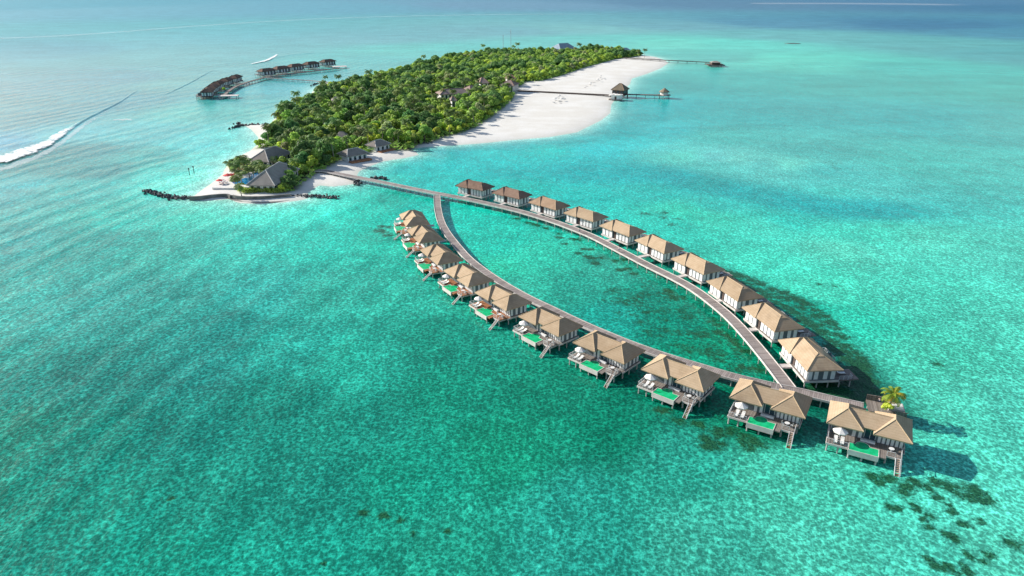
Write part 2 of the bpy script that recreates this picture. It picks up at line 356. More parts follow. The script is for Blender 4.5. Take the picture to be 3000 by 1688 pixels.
reef(z5, [(790,515),(900,560),(960,575),(1000,590),(1100,620),(1250,680),(1240,720),(1390,740),(1450,740),(1300,790),(1500,845),(1590,850),(1450,890),(1600,950),(1700,940),(1640,1000),(1560,930),(1850,970),(1950,960),(1900,1070),(1980,1060),(2050,1110),(2430,1300),(2480,1370)], 2.0, .95)
reef(z4, [(220,590),(280,630),(360,630),(850,1040),(900,1090),(960,1140),(1040,1200),(1000,1385),(1090,1400),(1180,1400),(760,1010)], 2.0, .9)
reef(z3, [(250,345),(270,400),(330,350),(320,440),(220,390)], 2.4, .9)
zl = zoom(0, 0, .8587)
reef(zl, [(915,1290),(965,1297)], 1.0, 1.); reef(zl, [(1040,1343),(1128,1336),(815,1420),(1010,1310),(430,1255)], .8, 1.)
reef(zl, [(2358,917),(2060,715),(2100,718),(2545,1365)], 1.8, .75)
reef(z5, [(2160,460),(2190,465),(2380,455),(2450,580),(2360,505),(2530,520)], 2.2, .75)
zr = zoom(1850,250,2.23)
reef(zr, [(1310,510),(1330,540),(1840,475),(1940,240)], 6, .5)
_r = random.Random(3); _c = [at(u, v)[:2] for u, v in ((1760,860),(1880,820),(2010,880),(2110,950),(2190,1030),(2240,1085),(2150,1085),(2040,1045),(1930,1010),(1830,960))]
_c = np.array(_c); _lo, _hi = _c.min(0), _c.max(0)
def _inside(p):
    n = 0
    for i in range(len(_c)):
        a, b = _c[i], _c[(i+1) % len(_c)]
        if (a[1] > p[1]) != (b[1] > p[1]) and p[0] < a[0]+(p[1]-a[1])/(b[1]-a[1])*(b[0]-a[0]): n += 1
    return n % 2
for _ in range(160):
    p = (_r.uniform(_lo[0], _hi[0]), _r.uniform(_lo[1], _hi[1]))
    if _inside(p): REEF.append((p[0], p[1], _r.uniform(2.2, 4.5), _r.uniform(.35, .72)))
REEF = np.array(REEF)

def sea_attr(P):
    """per-vertex sea-bed / water colour (linear) and reef amount from world x, y"""
    P = np.asarray(P); r = np.hypot(P[:,0], P[:,1]); th = np.arctan2(P[:,0], np.maximum(P[:,1], 1.)); th = np.where(P[:,1] < 0, np.sign(P[:,0])*1.5, th)
    q = np.stack([th, .85*np.log(np.maximum(r, 30))], 1)
    S = np.array([at(u, v)[:2] for u, v, *_ in SEA]); cs = np.array([lin(s[2:]) for s in SEA])
    sq = np.stack([np.arctan2(S[:,0], S[:,1]), .85*np.log(np.hypot(S[:,0], S[:,1]))], 1)
    out = np.zeros((len(P), 3)); wsum = np.zeros(len(P))
    for k in range(len(S)):
        w = 1/((q-sq[k])**2).sum(1).__add__(.0006)**2.2
        out += w[:,None]*cs[k]; wsum += w
    col = out/wsum[:,None]
    # shoal round the island: pale over the sand close to the beach
    near = (P[:,1] > 200) & (r < 1400)
    if near.any():
        idx = np.where(near)[0]; d = -sdist(P[idx], SAND)
        k = np.exp(-np.maximum(d, 0)/6.5); pale = lin((182,228,212))
        col[idx] = col[idx]*(1-k[:,None]*.85) + pale*k[:,None]*.85
    rf = np.zeros(len(P)); idx = np.where((r < 420))[0]
    for x, y, rad, s in REEF:
        d2 = ((P[idx,0]-x)**2 + (P[idx,1]-y)**2)/rad**2
        rf[idx] = np.maximum(rf[idx], s*np.exp(-d2*.7))
    return col, rf

def build_sea():
    rr = [30.]
    while rr[-1] < 90000: rr.append(rr[-1] + max(.75, rr[-1]*(.0055 if rr[-1] < 1100 else .03)))
    rr = np.array(rr); th = np.concatenate([np.arange(-48, 48.01, .32), np.arange(54, 310, 6.)]); th = np.radians(th)
    A, B = np.meshgrid(rr, th, indexing='ij'); V = np.stack([A*np.sin(B), A*np.cos(B), 0*A], -1).reshape(-1, 3)
    n, m = A.shape; i, j = np.meshgrid(np.arange(n-1), np.arange(m), indexing='ij'); j2 = (j+1) % m
    Q = np.stack([i*m+j, i*m+j2, (i+1)*m+j2, (i+1)*m+j], -1).reshape(-1, 4)[:, ::-1]
    me = npmesh('sea', V, Q, None, True)
    col, rf = sea_attr(V[:, :2])
    a = me.color_attributes.new('sea', 'FLOAT_COLOR', 'POINT')
    a.data.foreach_set('color', np.concatenate([col, np.ones((len(V), 1))], 1).astype(np.float32).ravel())
    b = me.attributes.new('reef', 'FLOAT', 'POINT'); b.data.foreach_set('value', rf.astype(np.float32))
    return me

K_SEA = 1.12     # seen colour -> water body albedo
def watermat():
    m, t = mat('sea_water', (.02, .3, .25), .2, .15)
    t.b.inputs['IOR'].default_value = 1.33
    g = t.new('ShaderNodeNewGeometry'); pos = g.outputs['Position']
    at_ = t.new('ShaderNodeAttribute', attribute_name='sea'); rf = t.new('ShaderNodeAttribute', attribute_name='reef')
    ln = t.new('ShaderNodeVectorMath', operation='LENGTH'); t.link(pos, ln.inputs[0]); dist = ln.outputs['Value']
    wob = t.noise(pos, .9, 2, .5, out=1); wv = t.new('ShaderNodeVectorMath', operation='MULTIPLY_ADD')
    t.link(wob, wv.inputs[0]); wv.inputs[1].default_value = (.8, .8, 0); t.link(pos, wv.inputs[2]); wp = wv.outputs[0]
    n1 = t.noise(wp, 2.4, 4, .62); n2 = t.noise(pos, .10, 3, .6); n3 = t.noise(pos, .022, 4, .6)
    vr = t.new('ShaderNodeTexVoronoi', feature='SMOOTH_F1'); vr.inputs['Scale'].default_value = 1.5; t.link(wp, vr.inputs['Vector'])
    # mottling of the sea bed plus caustic wave light painted into the base colour
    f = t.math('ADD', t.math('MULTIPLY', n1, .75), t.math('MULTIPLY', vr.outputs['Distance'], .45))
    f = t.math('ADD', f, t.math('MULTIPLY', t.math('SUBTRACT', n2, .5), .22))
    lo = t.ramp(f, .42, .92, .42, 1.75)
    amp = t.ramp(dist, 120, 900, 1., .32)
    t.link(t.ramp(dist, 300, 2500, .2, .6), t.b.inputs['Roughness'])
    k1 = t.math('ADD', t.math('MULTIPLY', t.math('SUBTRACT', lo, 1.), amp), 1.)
    ms = t.new('ShaderNodeMapping'); ms.inputs['Scale'].default_value = (.22, 1, 1); ms.inputs['Rotation'].default_value = (0, 0, R(-8)); t.link(pos, ms.inputs[0])
    st = t.noise(ms.outputs[0], .03, 5, .68); ml = t.new('ShaderNodeMapping'); ml.inputs['Rotation'].default_value = (0, 0, R(40)); ml.inputs['Scale'].default_value = (1, .3, 1); t.link(pos, ml.inputs[0])
    sl = t.noise(ml.outputs[0], .35, 4, .6); sxl = t.new('ShaderNodeSeparateXYZ'); t.link(pos, sxl.inputs[0]); lf = t.ramp(sxl.outputs[0], -90, 10, 1., .15)
    k3 = t.math('MULTIPLY', t.ramp(n3, .3, .7, .90, 1.09), t.math('ADD', 1., t.math('ADD', t.math('MULTIPLY', t.math('SUBTRACT', st, .5), .55), t.math('MULTIPLY', t.math('MULTIPLY', t.math('SUBTRACT', sl, .5), .9), lf))))
    base = at_.outputs['Color']
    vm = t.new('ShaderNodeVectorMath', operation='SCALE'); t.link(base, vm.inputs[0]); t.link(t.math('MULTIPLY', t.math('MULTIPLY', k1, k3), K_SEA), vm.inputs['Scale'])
    # painted caustic highlights: brightest ripples mixed paler
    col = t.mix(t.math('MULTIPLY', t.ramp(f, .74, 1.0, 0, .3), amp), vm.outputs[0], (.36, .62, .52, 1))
    rn = t.noise(wp, .62, 5, .75)
    rm = t.ramp(t.math('ADD', rf.outputs['Fac'], t.math('MULTIPLY', t.math('SUBTRACT', rn, .5), 2.0)), .32, .86)
    rcol = t.mix(t.ramp(n1, .35, .65), (.002, .030, .016, 1), (.022, .115, .045, 1))
    col = t.mix(t.math('MULTIPLY', rm, .95), col, rcol)
    t.link(col, t.b.inputs['Base Color'])
    # ripples, chop and a long swell
    mp = t.new('ShaderNodeMapping'); mp.inputs['Rotation'].default_value = (0, 0, R(35)); mp.inputs['Scale'].default_value = (1, .45, 1); t.link(pos, mp.inputs[0])
    w1 = t.noise(mp.outputs[0], .9, 3, .6); w2 = t.noise(mp.outputs[0], .22, 2, .5)
    wv2 = t.new('ShaderNodeTexWave', wave_type='BANDS', bands_direction='X', wave_profile='SIN'); wv2.inputs['Scale'].default_value = .022
    wv2.inputs['Distortion'].default_value = 14; wv2.inputs['Detail'].default_value = 2; wv2.inputs['Detail Scale'].default_value = .6; t.link(mp.outputs[0], wv2.inputs['Vector'])
    sx = t.new('ShaderNodeSeparateXYZ'); t.link(pos, sx.inputs[0])
    left = t.ramp(sx.outputs[0], -60, 20, 1., .25)
    h = t.math('ADD', t.math('MULTIPLY', w1, .55), t.math('MULTIPLY', w2, 1.0))
    h = t.math('ADD', h, t.math('MULTIPLY', t.math('MULTIPLY', wv2.outputs['Fac'], left), .5))
    t.bump(h, .55, .5)
    return m
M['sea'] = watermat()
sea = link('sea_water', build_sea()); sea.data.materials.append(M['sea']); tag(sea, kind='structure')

# ------------------------------------------------------------ island ground
def ground_h(P):
    d = sdist(P, SAND); return np.where(d > 0, 1.25*(1-np.exp(-d/9.)), np.maximum(d*.12, -1.5)), d
def build_sand():
    lo = SAND.min(0)-12; hi = SAND.max(0)+12; st = 2.2
    xs = np.arange(lo[0], hi[0], st); ys = np.arange(lo[1], hi[1], st); X, Y = np.meshgrid(xs, ys, indexing='ij')
    P = np.stack([X.ravel(), Y.ravel()], 1); h, d = ground_h(P); h = h + .12*(vnoise(P, 14, 3)-.5)*(d > 4)
    keep = (d > -7).reshape(X.shape); n, m = X.shape; idx = np.arange(n*m).reshape(n, m)
    ok = keep[:-1,:-1] & keep[1:,:-1] & keep[1:,1:] & keep[:-1,1:]
    Q = np.stack([idx[:-1,:-1], idx[1:,:-1], idx[1:,1:], idx[:-1,1:]], -1)[ok]
    used, inv = np.unique(Q, return_inverse=True)
    V = np.concatenate([P, h[:,None]], 1)[used]; me = npmesh('beach', V, inv.reshape(Q.shape), None, True)
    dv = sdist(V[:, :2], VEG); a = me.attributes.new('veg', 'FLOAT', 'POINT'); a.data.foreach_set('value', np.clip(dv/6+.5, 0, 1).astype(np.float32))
    m_, t = mat('coral_sand', (.66, .61, .53), .95, .1)
    g = t.new('ShaderNodeNewGeometry'); pos = g.outputs['Position']; at_ = t.new('ShaderNodeAttribute', attribute_name='veg')
    n1 = t.noise(pos, .05, 4, .6); n2 = t.noise(pos, 1.1, 3)
    mpp = t.new('ShaderNodeMapping'); mpp.inputs['Rotation'].default_value = (0, 0, R(-28)); mpp.inputs['Scale'].default_value = (.2, 1, 1); t.link(pos, mpp.inputs[0])
    n3 = t.noise(mpp.outputs[0], .12, 3)
    c = t.mix(t.ramp(n1, .35, .7), (.655, .63, .575, 1), (.73, .715, .675, 1)); c = t.mix(t.ramp(n2, .3, .75, 0, .3), c, (.50, .45, .38, 1))
    c = t.mix(t.ramp(n3, .55, .75, 0, .25), c, (.55, .50, .44, 1))
    sz = t.new('ShaderNodeSeparateXYZ'); t.link(pos, sz.inputs[0])
    wet = t.ramp(sz.outputs[2], .02, .45, 1., 0.); c = t.mix(t.math('MULTIPLY', wet, .45), c, (.52, .56, .47, 1))
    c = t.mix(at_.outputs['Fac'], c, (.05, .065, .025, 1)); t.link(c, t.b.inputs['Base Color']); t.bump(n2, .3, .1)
    me.materials.append(m_); return me
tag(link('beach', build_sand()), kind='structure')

def hull_roof(mb, x0, y0, x1, y1, ze, zt, ridge, drop=.24):
    """closed hip roof over a rectangle; ridge = list of (x, y) of the ridge ends"""
    r = [(x0,y0),(x1,y0),(x1,y1),(x0,y1)]
    return mb.hull([(x,y,ze) for x,y in r] + [(x,y,ze-drop) for x,y in r] + [(x,y,zt) for x,y in ridge])

# ------------------------------------------------------------ overwater villas
W, D, WL, ZE, ZA = 15.0, 8.7, 6.66, 5.0, 7.28
ca, ya, yb = WL/2, 3.44, 8.7-3.44
def cap(parent, lines, m, r=.085):
    b = MB()
    for p, q in lines: b.tube([Vector(p)+Vector((0,0,.02)), Vector(q)+Vector((0,0,.02))], r, 5)
    b.build('ridge_cap', m, parent)
def sea_roof(root, tm, cm):
    b = MB()
    hull_roof(b, 0, 0, WL, D, ZE, ZA, [(ca,ya),(ca,yb)]); hull_roof(b, W-WL, .006, W, D-.006, ZE+.006, ZA, [(W-ca,ya),(W-ca,yb)])
    hull_roof(b, ca+.3, 1.1, W-ca-.3, D-1.1, ZE+.3, ZA-.22, [(ca+.3,D/2),(W-ca-.3,D/2)], .2)
    r = b.build('roof', tm, root)
    L = []
    for x0, x1, s in ((0, WL, ca), (W-WL, W, W-ca)):
        L += [((x0,0,ZE),(s,ya,ZA)), ((x1,0,ZE),(s,ya,ZA)), ((x0,D,ZE),(s,yb,ZA)), ((x1,D,ZE),(s,yb,ZA)), ((s,ya,ZA),(s,yb,ZA))]
    L.append(((ca,D/2,ZA-.22),(W-ca,D/2,ZA-.22))); cap(r, L, cm)
def back_roof(root, tm, cm):
    b = MB(); hull_roof(b, 0, 0, WL, D, ZE, ZA, [(ca,ya),(ca,yb)])
    xr = W-3.1
    b.hull([(ca+.3,.3,ZE+.12),(W,.3,ZE+.12),(W,D-.01,ZE+.12),(ca+.3,D-.01,ZE+.12),(ca+.3,.3,ZE-.1),(W,.3,ZE-.1),(W,D-.01,ZE-.1),(ca+.3,D-.01,ZE-.1),
            (ca+.3,D/2,ZA-.05),(xr-.9,D/2,ZA-.05),(xr,3.35,ZA-.35),(xr,D-3.2,ZA-.35)])
    r = b.build('roof', tm, root)
    L = [((0,0,ZE),(ca,ya,ZA)),((WL,0,ZE),(ca,ya,ZA)),((0,D,ZE),(ca,yb,ZA)),((WL,D,ZE),(ca,yb,ZA)),((ca,ya,ZA),(ca,yb,ZA)),
         ((ca,D/2,ZA-.05),(xr-.9,D/2,ZA-.05)),((xr-.9,D/2,ZA-.05),(xr,3.35,ZA-.35)),((xr,3.35,ZA-.35),(xr,D-3.2,ZA-.35)),((xr,3.35,ZA-.35),(W,.3,ZE+.12)),((xr,D-3.2,ZA-.35),(W,D-.01,ZE+.12))]
    cap(r, L, cm)
def panel(root, name, m, x0, y0, z0, x1, y1, z1): return MB().box(x0,y0,z0,x1,y1,z1).build(name, m, root)
def stilts(root, pts, top=1.85, r=.17):
    for x, y in pts: MB().tube([(0,0,-1.2),(0,0,top)], r, 7).build('stilt', M['pile'], root, (x, y, 0))
def railing(root, pts, z=2.05, h=.95, step=1.3):
    b = MB()
    for a, c in zip(pts[:-1], pts[1:]):
        a3, c3 = Vector((*a, z)), Vector((*c, z)); n = max(1, round((c3-a3).length/step))
        for i in range(n+1):
            p = a3.lerp(c3, i/n); b.box(p.x-.035, p.y-.035, z, p.x+.035, p.y+.035, z+h)
        b.beam(a3+Vector((0,0,h)), c3+Vector((0,0,h)), .09, .06)
        for k in (.3, .6): b.beam(a3+Vector((0,0,h*k)), c3+Vector((0,0,h*k)), .03, .03)
    return b.build('railing', M['rail'], root)
def stairs(root, x0, x1, y0, y1, z0, z1, ex=0):
    f = MB(); n = 11
    for x in (x0, x1): f.beam((x, y0, z0), (x+ex, y1, z1), .1, .26)
    s = f.build('stairs', M['rail'], root); tr = MB(); low = MB()
    for i in range(n):
        k = (i+.5)/n; y = y0+(y1-y0)*k; z = z0+(z1-z0)*k; e = ex*k
        (low if k > .74 else tr).box(x0+.06+e, y-.12, z+.0, x1-.06+e, y+.12, z+.05)
    tr.build('tread', M['stair'], s); low.build('tread', M['rust'], s)
    h = MB(); h.beam((x1+.08, y0, z0+.9), (x1+.08+ex, y1, z1+.9), .05, .05)
    for k in (0, .33, .66, 1.): h.beam((x1+.08+ex*k, y0+(y1-y0)*k, z0+(z1-z0)*k), (x1+.08+ex*k, y0+(y1-y0)*k, z0+(z1-z0)*k+.9), .05, .05)
    h.build('handrail', M['rail'], s)
def make_sea_villa(deckmat):
    """villa of the row whose pools face the open sea; local y = 0 is the sea side eave"""
    root = empty('overwater_villa')
    sea_roof(root, M['thatch'], M['cap'])
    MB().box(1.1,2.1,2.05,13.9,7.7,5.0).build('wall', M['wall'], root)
    for x in (4.9, 6.0): panel(root, 'shutter', M['white'], x, 2.05, 2.15, x+.62, 2.09, 4.55)
    w = panel(root, 'window', M['glass'], 7.0, 2.05, 2.5, 9.0, 2.088, 4.6)
    b = MB()
    for x in (7.0, 8.0, 9.0): b.box(x-.04, 2.0, 2.5, x+.04, 2.047, 4.6)
    b.build('frame', M['rail'], w)
    for i in range(6):
        x = 9.45+i*.76; panel(root, 'shutter', M['white'], x, 2.05, 2.15, x+.5, 2.09, 4.6)
    for y in (2.3, 3.9, 5.5, 6.85):
        panel(root, 'shutter', M['white'], 13.91, y, 2.25, 13.95, y+.7, 4.5); panel(root, 'shutter', M['white'], 1.05, y, 2.25, 1.09, y+.7, 4.5)
    for i in range(9):
        x = 1.5+i*1.4
        if i != 4: panel(root, 'shutter', M['white'], x, 7.71, 2.25, x+.8, 7.75, 4.5)
    panel(root, 'door', M['darkwood'], 7.0, 7.71, 2.1, 8.1, 7.76, 4.3)
    d = MB(); d.box(.7,.9,1.8,14.15,8.2,2.05); d.box(.7,-2.3,1.8,4.55,.9,2.05); d.box(4.55,-.35,1.8,9.95,.9,2.05); d.box(9.95,-2.7,1.8,11.1,.9,2.05); d.box(11.1,-1.45,1.8,13.7,.9,2.05)
    dk = d.build('deck', deckmat, root)
    s = MB()
    for x in (.72, 4.6, 9.2, 13.6): s.box(x-.1, -1.3 if x > 4 else -2.2, 1.5, x+.1, 8.1, 1.797)
    s.box(.6, -2.42, 1.62, 4.5, -2.303, 2.03); s.box(.58, -2.3, 1.62, .697, 8.2, 2.03); s.box(14.153, .9, 1.62, 14.27, 8.2, 2.03); s.box(11.12,-1.57,1.62,13.7,-1.453,2.03)
    s.build('deck_beam', M['beam'], dk)
    p = MB().box(4.6,-2.95,1.0,9.9,-.4,2.0).build('pool', deckmat, root)
    arc = [(7.0+1.25*math.cos(a), -.4+1.25*math.sin(a)) for a in [math.pi*i/12 for i in range(13)]]
    MB().prism([(4.72,-2.83),(9.78,-2.83),(9.78,-.4)] + arc + [(4.72,-.4)], 2.01, 2.1).build('pool_water', M['pool'], p)
    rim = MB(); rim.box(4.58,-2.97,1.0,9.92,-2.84,2.14); rim.box(9.79,-2.835,1.6,9.94,-.28,2.14); rim.box(4.56,-2.835,1.6,4.71,-.28,2.14); rim.box(4.715,-.39,2.05,5.74,-.27,2.135); rim.box(8.26,-.39,2.05,9.785,-.27,2.135)
    rim.tube([(x, y, 2.09) for x, y in [(7.0+1.3*math.cos(a), -.4+1.3*math.sin(a)) for a in [math.pi*i/12 for i in range(13)]]], .06, 5)
    rim.build('coping', M['beam'], p)
    railing(root, [(.78,2.0),(.78,-2.22),(4.45,-2.22)]); railing(root, [(11.2,-1.38),(12.6,-1.38)]); railing(root, [(14.07,2.0),(14.07,1.0),(13.62,1.0),(13.62,-1.38)])
    stairs(root, 12.75, 13.55, -1.5, -4.7, 2.0, -.35, .2)
    bench = MB().box(6.5,1.15,2.05,9.1,1.75,2.45).build('built_in_bench', M['white'], root)
    stilts(root, [(.95,-2.0),(2.9,-2.0),(4.85,-2.6),(7.2,-2.6),(9.65,-2.6),(11.2,-1.1),(13.3,-1.1),(13.8,1.6),(13.8,4.2),(13.8,7.4),(1,1.6),(1,4.4),(1,7.4),(5,4.4),(9.3,4.4),(5,7.6),(9.3,7.6)])
    e = MB(); e.box(6.6,8.2,1.85,8.5,11.6,2.04); e.build('entrance_bridge', M['walk'] if False else M['beam'], root)
    return root
def make_lagoon_villa(tm, cm, simple=False):
    """villa of the row entered from the long boardwalk; local y = 0 is the entrance side eave"""
    root = empty('overwater_villa')
    back_roof(root, tm, cm)
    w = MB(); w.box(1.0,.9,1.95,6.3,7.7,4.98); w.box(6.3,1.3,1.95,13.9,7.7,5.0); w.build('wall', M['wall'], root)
    for i in ((0, 2) if simple else (0, 1, 2)):
        x = 1.05+i*1.78; panel(root, 'shutter', M['white'], x, .85, 2.0, x+1.36, .89, 4.75)
    panel(root, 'door', M['darkwood'], 6.5, 1.24, 2.06, 7.5, 1.29, 4.3)
    for i in ((0, 2) if simple else (0, 1, 2, 3)):
        x = 7.75+i*1.55; panel(root, 'shutter', M['white'], x, 1.25, 2.0, x+1.12, 1.29, 4.85)
    for i, y in enumerate((1.35, 2.75, 4.9, 6.6)):
        panel(root, 'shutter', M['white'], 13.91, y, 2.2, 13.95, y+.95, 4.5); panel(root, 'shutter', M['white'], .95, y, 2.2, .99, y+.95, 4.5)
    for i in range(5):
        x = 2.0+i*2.3; panel(root, 'window', M['glass'], x, 7.71, 2.2, x+1.7, 7.75, 4.5)
    d = MB(); d.box(.8,.7,1.7,14.1,8.6,1.95); d.box(.8,8.6,1.7,14.1,11.8,1.95); d.box(13.9-4.5,11.8,1.7,13.9,13.4,1.95)
    dk = d.build('deck', M['timber'], root)
    bm_ = M['darkwood'] if simple else M['beam']; b = MB(); b.box(.7,.57,1.5,14.2,.697,2.02); b.box(14.103,.7,1.5,14.22,8.6,2.02); b.box(.68,.7,1.5,.797,8.6,2.02); b.build('deck_beam', bm_, dk)
    railing(root, [(14.05,8.7),(14.05,11.7),(13.0,11.7)], 1.95, 1.0, 1.0); railing(root, [(.9,8.7),(.9,11.7),(6.,11.7)], 1.95, 1.0, 1.4)
    panel(root, 'privacy_screen', M['wall'], 5.2, 8.65, 1.95, 5.3, 11.0, 4.0)
    stilts(root, [(1,1),(1,4.5),(1,8),(5.2,1),(9.5,1.2),(13.8,1),(13.8,3.8),(13.8,6.4),(13.8,9.),(13.8,11.5),(9.5,11.5),(5.2,11.5),(1,11.5)], 1.7, .15)
    e = MB(); e.box(6.3,-3.2,1.72,7.9,.57,1.93); e.box(6.25,-3.2,1.6,6.3,.57,2.0); e.box(7.9,-3.2,1.6,7.95,.57,2.0); e.build('entrance_bridge', M['beam'], root)
    return root

# ------------------------------------------------------------ furniture
def make_parasol(m=None, r=1.4, name='parasol'):
    root = empty(name); m = m or M['canvas']; n = 8
    b = MB(); vs_ = [(0,0,2.75)]; rim = [(r*math.cos(2*math.pi*(i+.5)/n), r*math.sin(2*math.pi*(i+.5)/n), 2.1) for i in range(n)]
    vs_ += rim + [(x, y, 1.95) for x, y, _ in rim] + [(0,0,2.6)]
    fs = [(0, 1+i, 1+(i+1)%n) for i in range(n)] + [(1+i, 1+n+i, 1+n+(i+1)%n, 1+(i+1)%n) for i in range(n)] + [(1+2*n, 1+n+(i+1)%n, 1+n+i) for i in range(n)]
    b.add(vs_, fs).build('canopy', m, root)
    MB().tube([(0,0,0),(0,0,2.85)], .04, 6).build('pole', M['rail'], root)
    MB().tube([(0,0,0),(0,0,.1)], .32, 8).build('base', M['pile'], root)
    return root
def make_lounger(name='sun_lounger'):
    root = empty(name); b = MB(); b.box(-.33,-1.,.28,.33,.35,.40); b.hull([(-.33,.36,.28),(.33,.36,.28),(-.33,.36,.41),(.33,.36,.41),(-.33,1.,.66),(.33,1.,.66),(-.33,.96,.76),(.33,.96,.76)])
    b.build('cushion', M['cushion'], root)
    f = MB(); f.box(-.36,-1.03,.2,.36,.36,.27)
    for x in (-.33, .33):
        for y in (-.95, .3): f.box(x-.03,y-.03,0,x+.03,y+.03,.2)
    f.build('frame', M['darkwood'], root); return root
def make_table():
    root = empty('dining_table'); MB().tube([(0,0,.71),(0,0,.76)], .5, 14).build('table_top', M['white'], root)
    MB().tube([(0,0,.0),(0,0,.705)], .06, 8).build('leg', M['rail'], root); return root
def make_chair():
    root = empty('dining_chair'); MB().box(-.25,-.25,.42,.25,.25,.5).build('seat', M['cushion'], root)
    MB().box(-.25,.2,.505,.25,.26,.95).build('backrest', M['cushion'], root)
    for x in (-.2,.2):
        for y in (-.2,.2): MB().box(x-.025,y-.025,0,x+.025,y+.025,.415).build('leg', M['rail'], root)
    return root
PARASOL, LOUNGER, TABLE, CHAIR = make_parasol(), make_lounger(), make_table(), make_chair()
_first = set()
def place(proto, loc, rz, label, cat, group):
    o = proto if proto.name not in _first else copy_tree(proto); _first.add(proto.name)
    o.location = loc; o.rotation_euler.z = rz; tag(o, label, cat, group); return o

ORD = ['first','second','third','fourth','fifth','sixth','seventh','eighth','ninth','tenth']
SEAV = [(-42.3,247.0,-72.3),(-37.0,229.1,-66.0),(-29.9,209.3,-62.2),(-20.7,191.7,-57.0),(-10.5,175.5,-53.2),(1.6,160.3,-49.3),(14.6,146.0,-43.8),(28.9,133.4,-39.6),(45.3,121.8,-30.8),(61.8,112.8,-27.6)]
LAGV = [(-24.5,287.7,-36.2),(-8.5,276.5,-41.5),(6.4,263.1,-47.9),(19.4,249.1,-48.9),(31.2,234.0,-55.0),(41.4,218.7,-62.0),(50.0,201.5,-63.6),(56.5,183.4,-72.3),(61.4,165.8,-76.9),(64.5,147.2,-86.8)]
def loc2w(v, x, y, z):
    t = R(v[2]); return Vector((v[0]+math.cos(t)*x-math.sin(t)*y, v[1]+math.sin(t)*x+math.cos(t)*y, z))
protoA = make_sea_villa(M['timber_red']); protoB = make_sea_villa(M['timber']); pa = pb = True
for i, v in enumerate(SEAV):
    if i < 5: o = protoA if pa else copy_tree(protoA); pa = False
    else: o = protoB if pb else copy_tree(protoB); pb = False
    o.location = (v[0], v[1], 0); o.rotation_euler.z = R(v[2])
    where = ('nearest the island' if i == 0 else 'nearest the camera, beside the small palm platform' if i == 9 else ORD[i]+' from the island')
    tag(o, f'tan thatched pool villa in the green-pool row, {where}', 'villa', 'thatched villas with green plunge pools')
    w2 = f'{ORD[i]} green-pool villa from the island'
    place(PARASOL, loc2w(v, 2.75, -.35, 2.05), R(v[2]+i*7), f'cream parasol on the deck of the {w2}', 'parasol', 'parasols on the pool villa decks')
    for k, (dx, s) in enumerate(((2.2,'left'),(3.4,'right'))):
        place(LOUNGER, loc2w(v, dx, -1.05, 2.05), R(v[2]), f'{s} cushioned lounger under the parasol of the {w2}', 'sun lounger', 'sun loungers on the pool villa decks')
    place(TABLE, loc2w(v, 11.9, .1, 2.05), 0, f'round white table on the right-hand deck of the {w2}', 'table', 'tables on the pool villa decks')
    if i != 9:
        for k, (dx, dy, rz, s) in enumerate(((11.1,.1,90,'left'),(12.75,.2,-90,'right'))):
            place(CHAIR, loc2w(v, dx, dy, 2.05), R(v[2]+rz), f'white chair {s} of the round table on the {w2}', 'chair', 'chairs on the pool villa decks')
prevl = {}
for i, v in enumerate(LAGV):
    key = 'thatch_brown' if i < 2 else 'thatch_mid' if i == 2 else 'thatch'
    if key not in prevl: prevl[key] = o = make_lagoon_villa(M[key], M['cap_brown'] if i < 2 else M['cap'])
    else: o = copy_tree(prevl[key])
    o.location = (v[0], v[1], 0); o.rotation_euler.z = R(v[2])
    col = {'thatch_brown':'dark brown','thatch_mid':'russet brown','thatch':'tan'}[key]
    where = 'nearest the island' if i == 0 else 'nearest the camera, by the boardwalk fork' if i == 9 else ORD[i]+' from the island'
    tag(o, f'{col} thatched white-walled villa behind the straight lagoon boardwalk, {where}', 'villa', 'white-walled villas along the lagoon boardwalk')
    place(LOUNGER, loc2w(v, 11.5, 10.3, 1.95), R(v[2]+180), f'white lounger on the sea deck behind the {ORD[i]} white-walled villa from the island', 'sun lounger', 'loungers behind the white-walled villas')

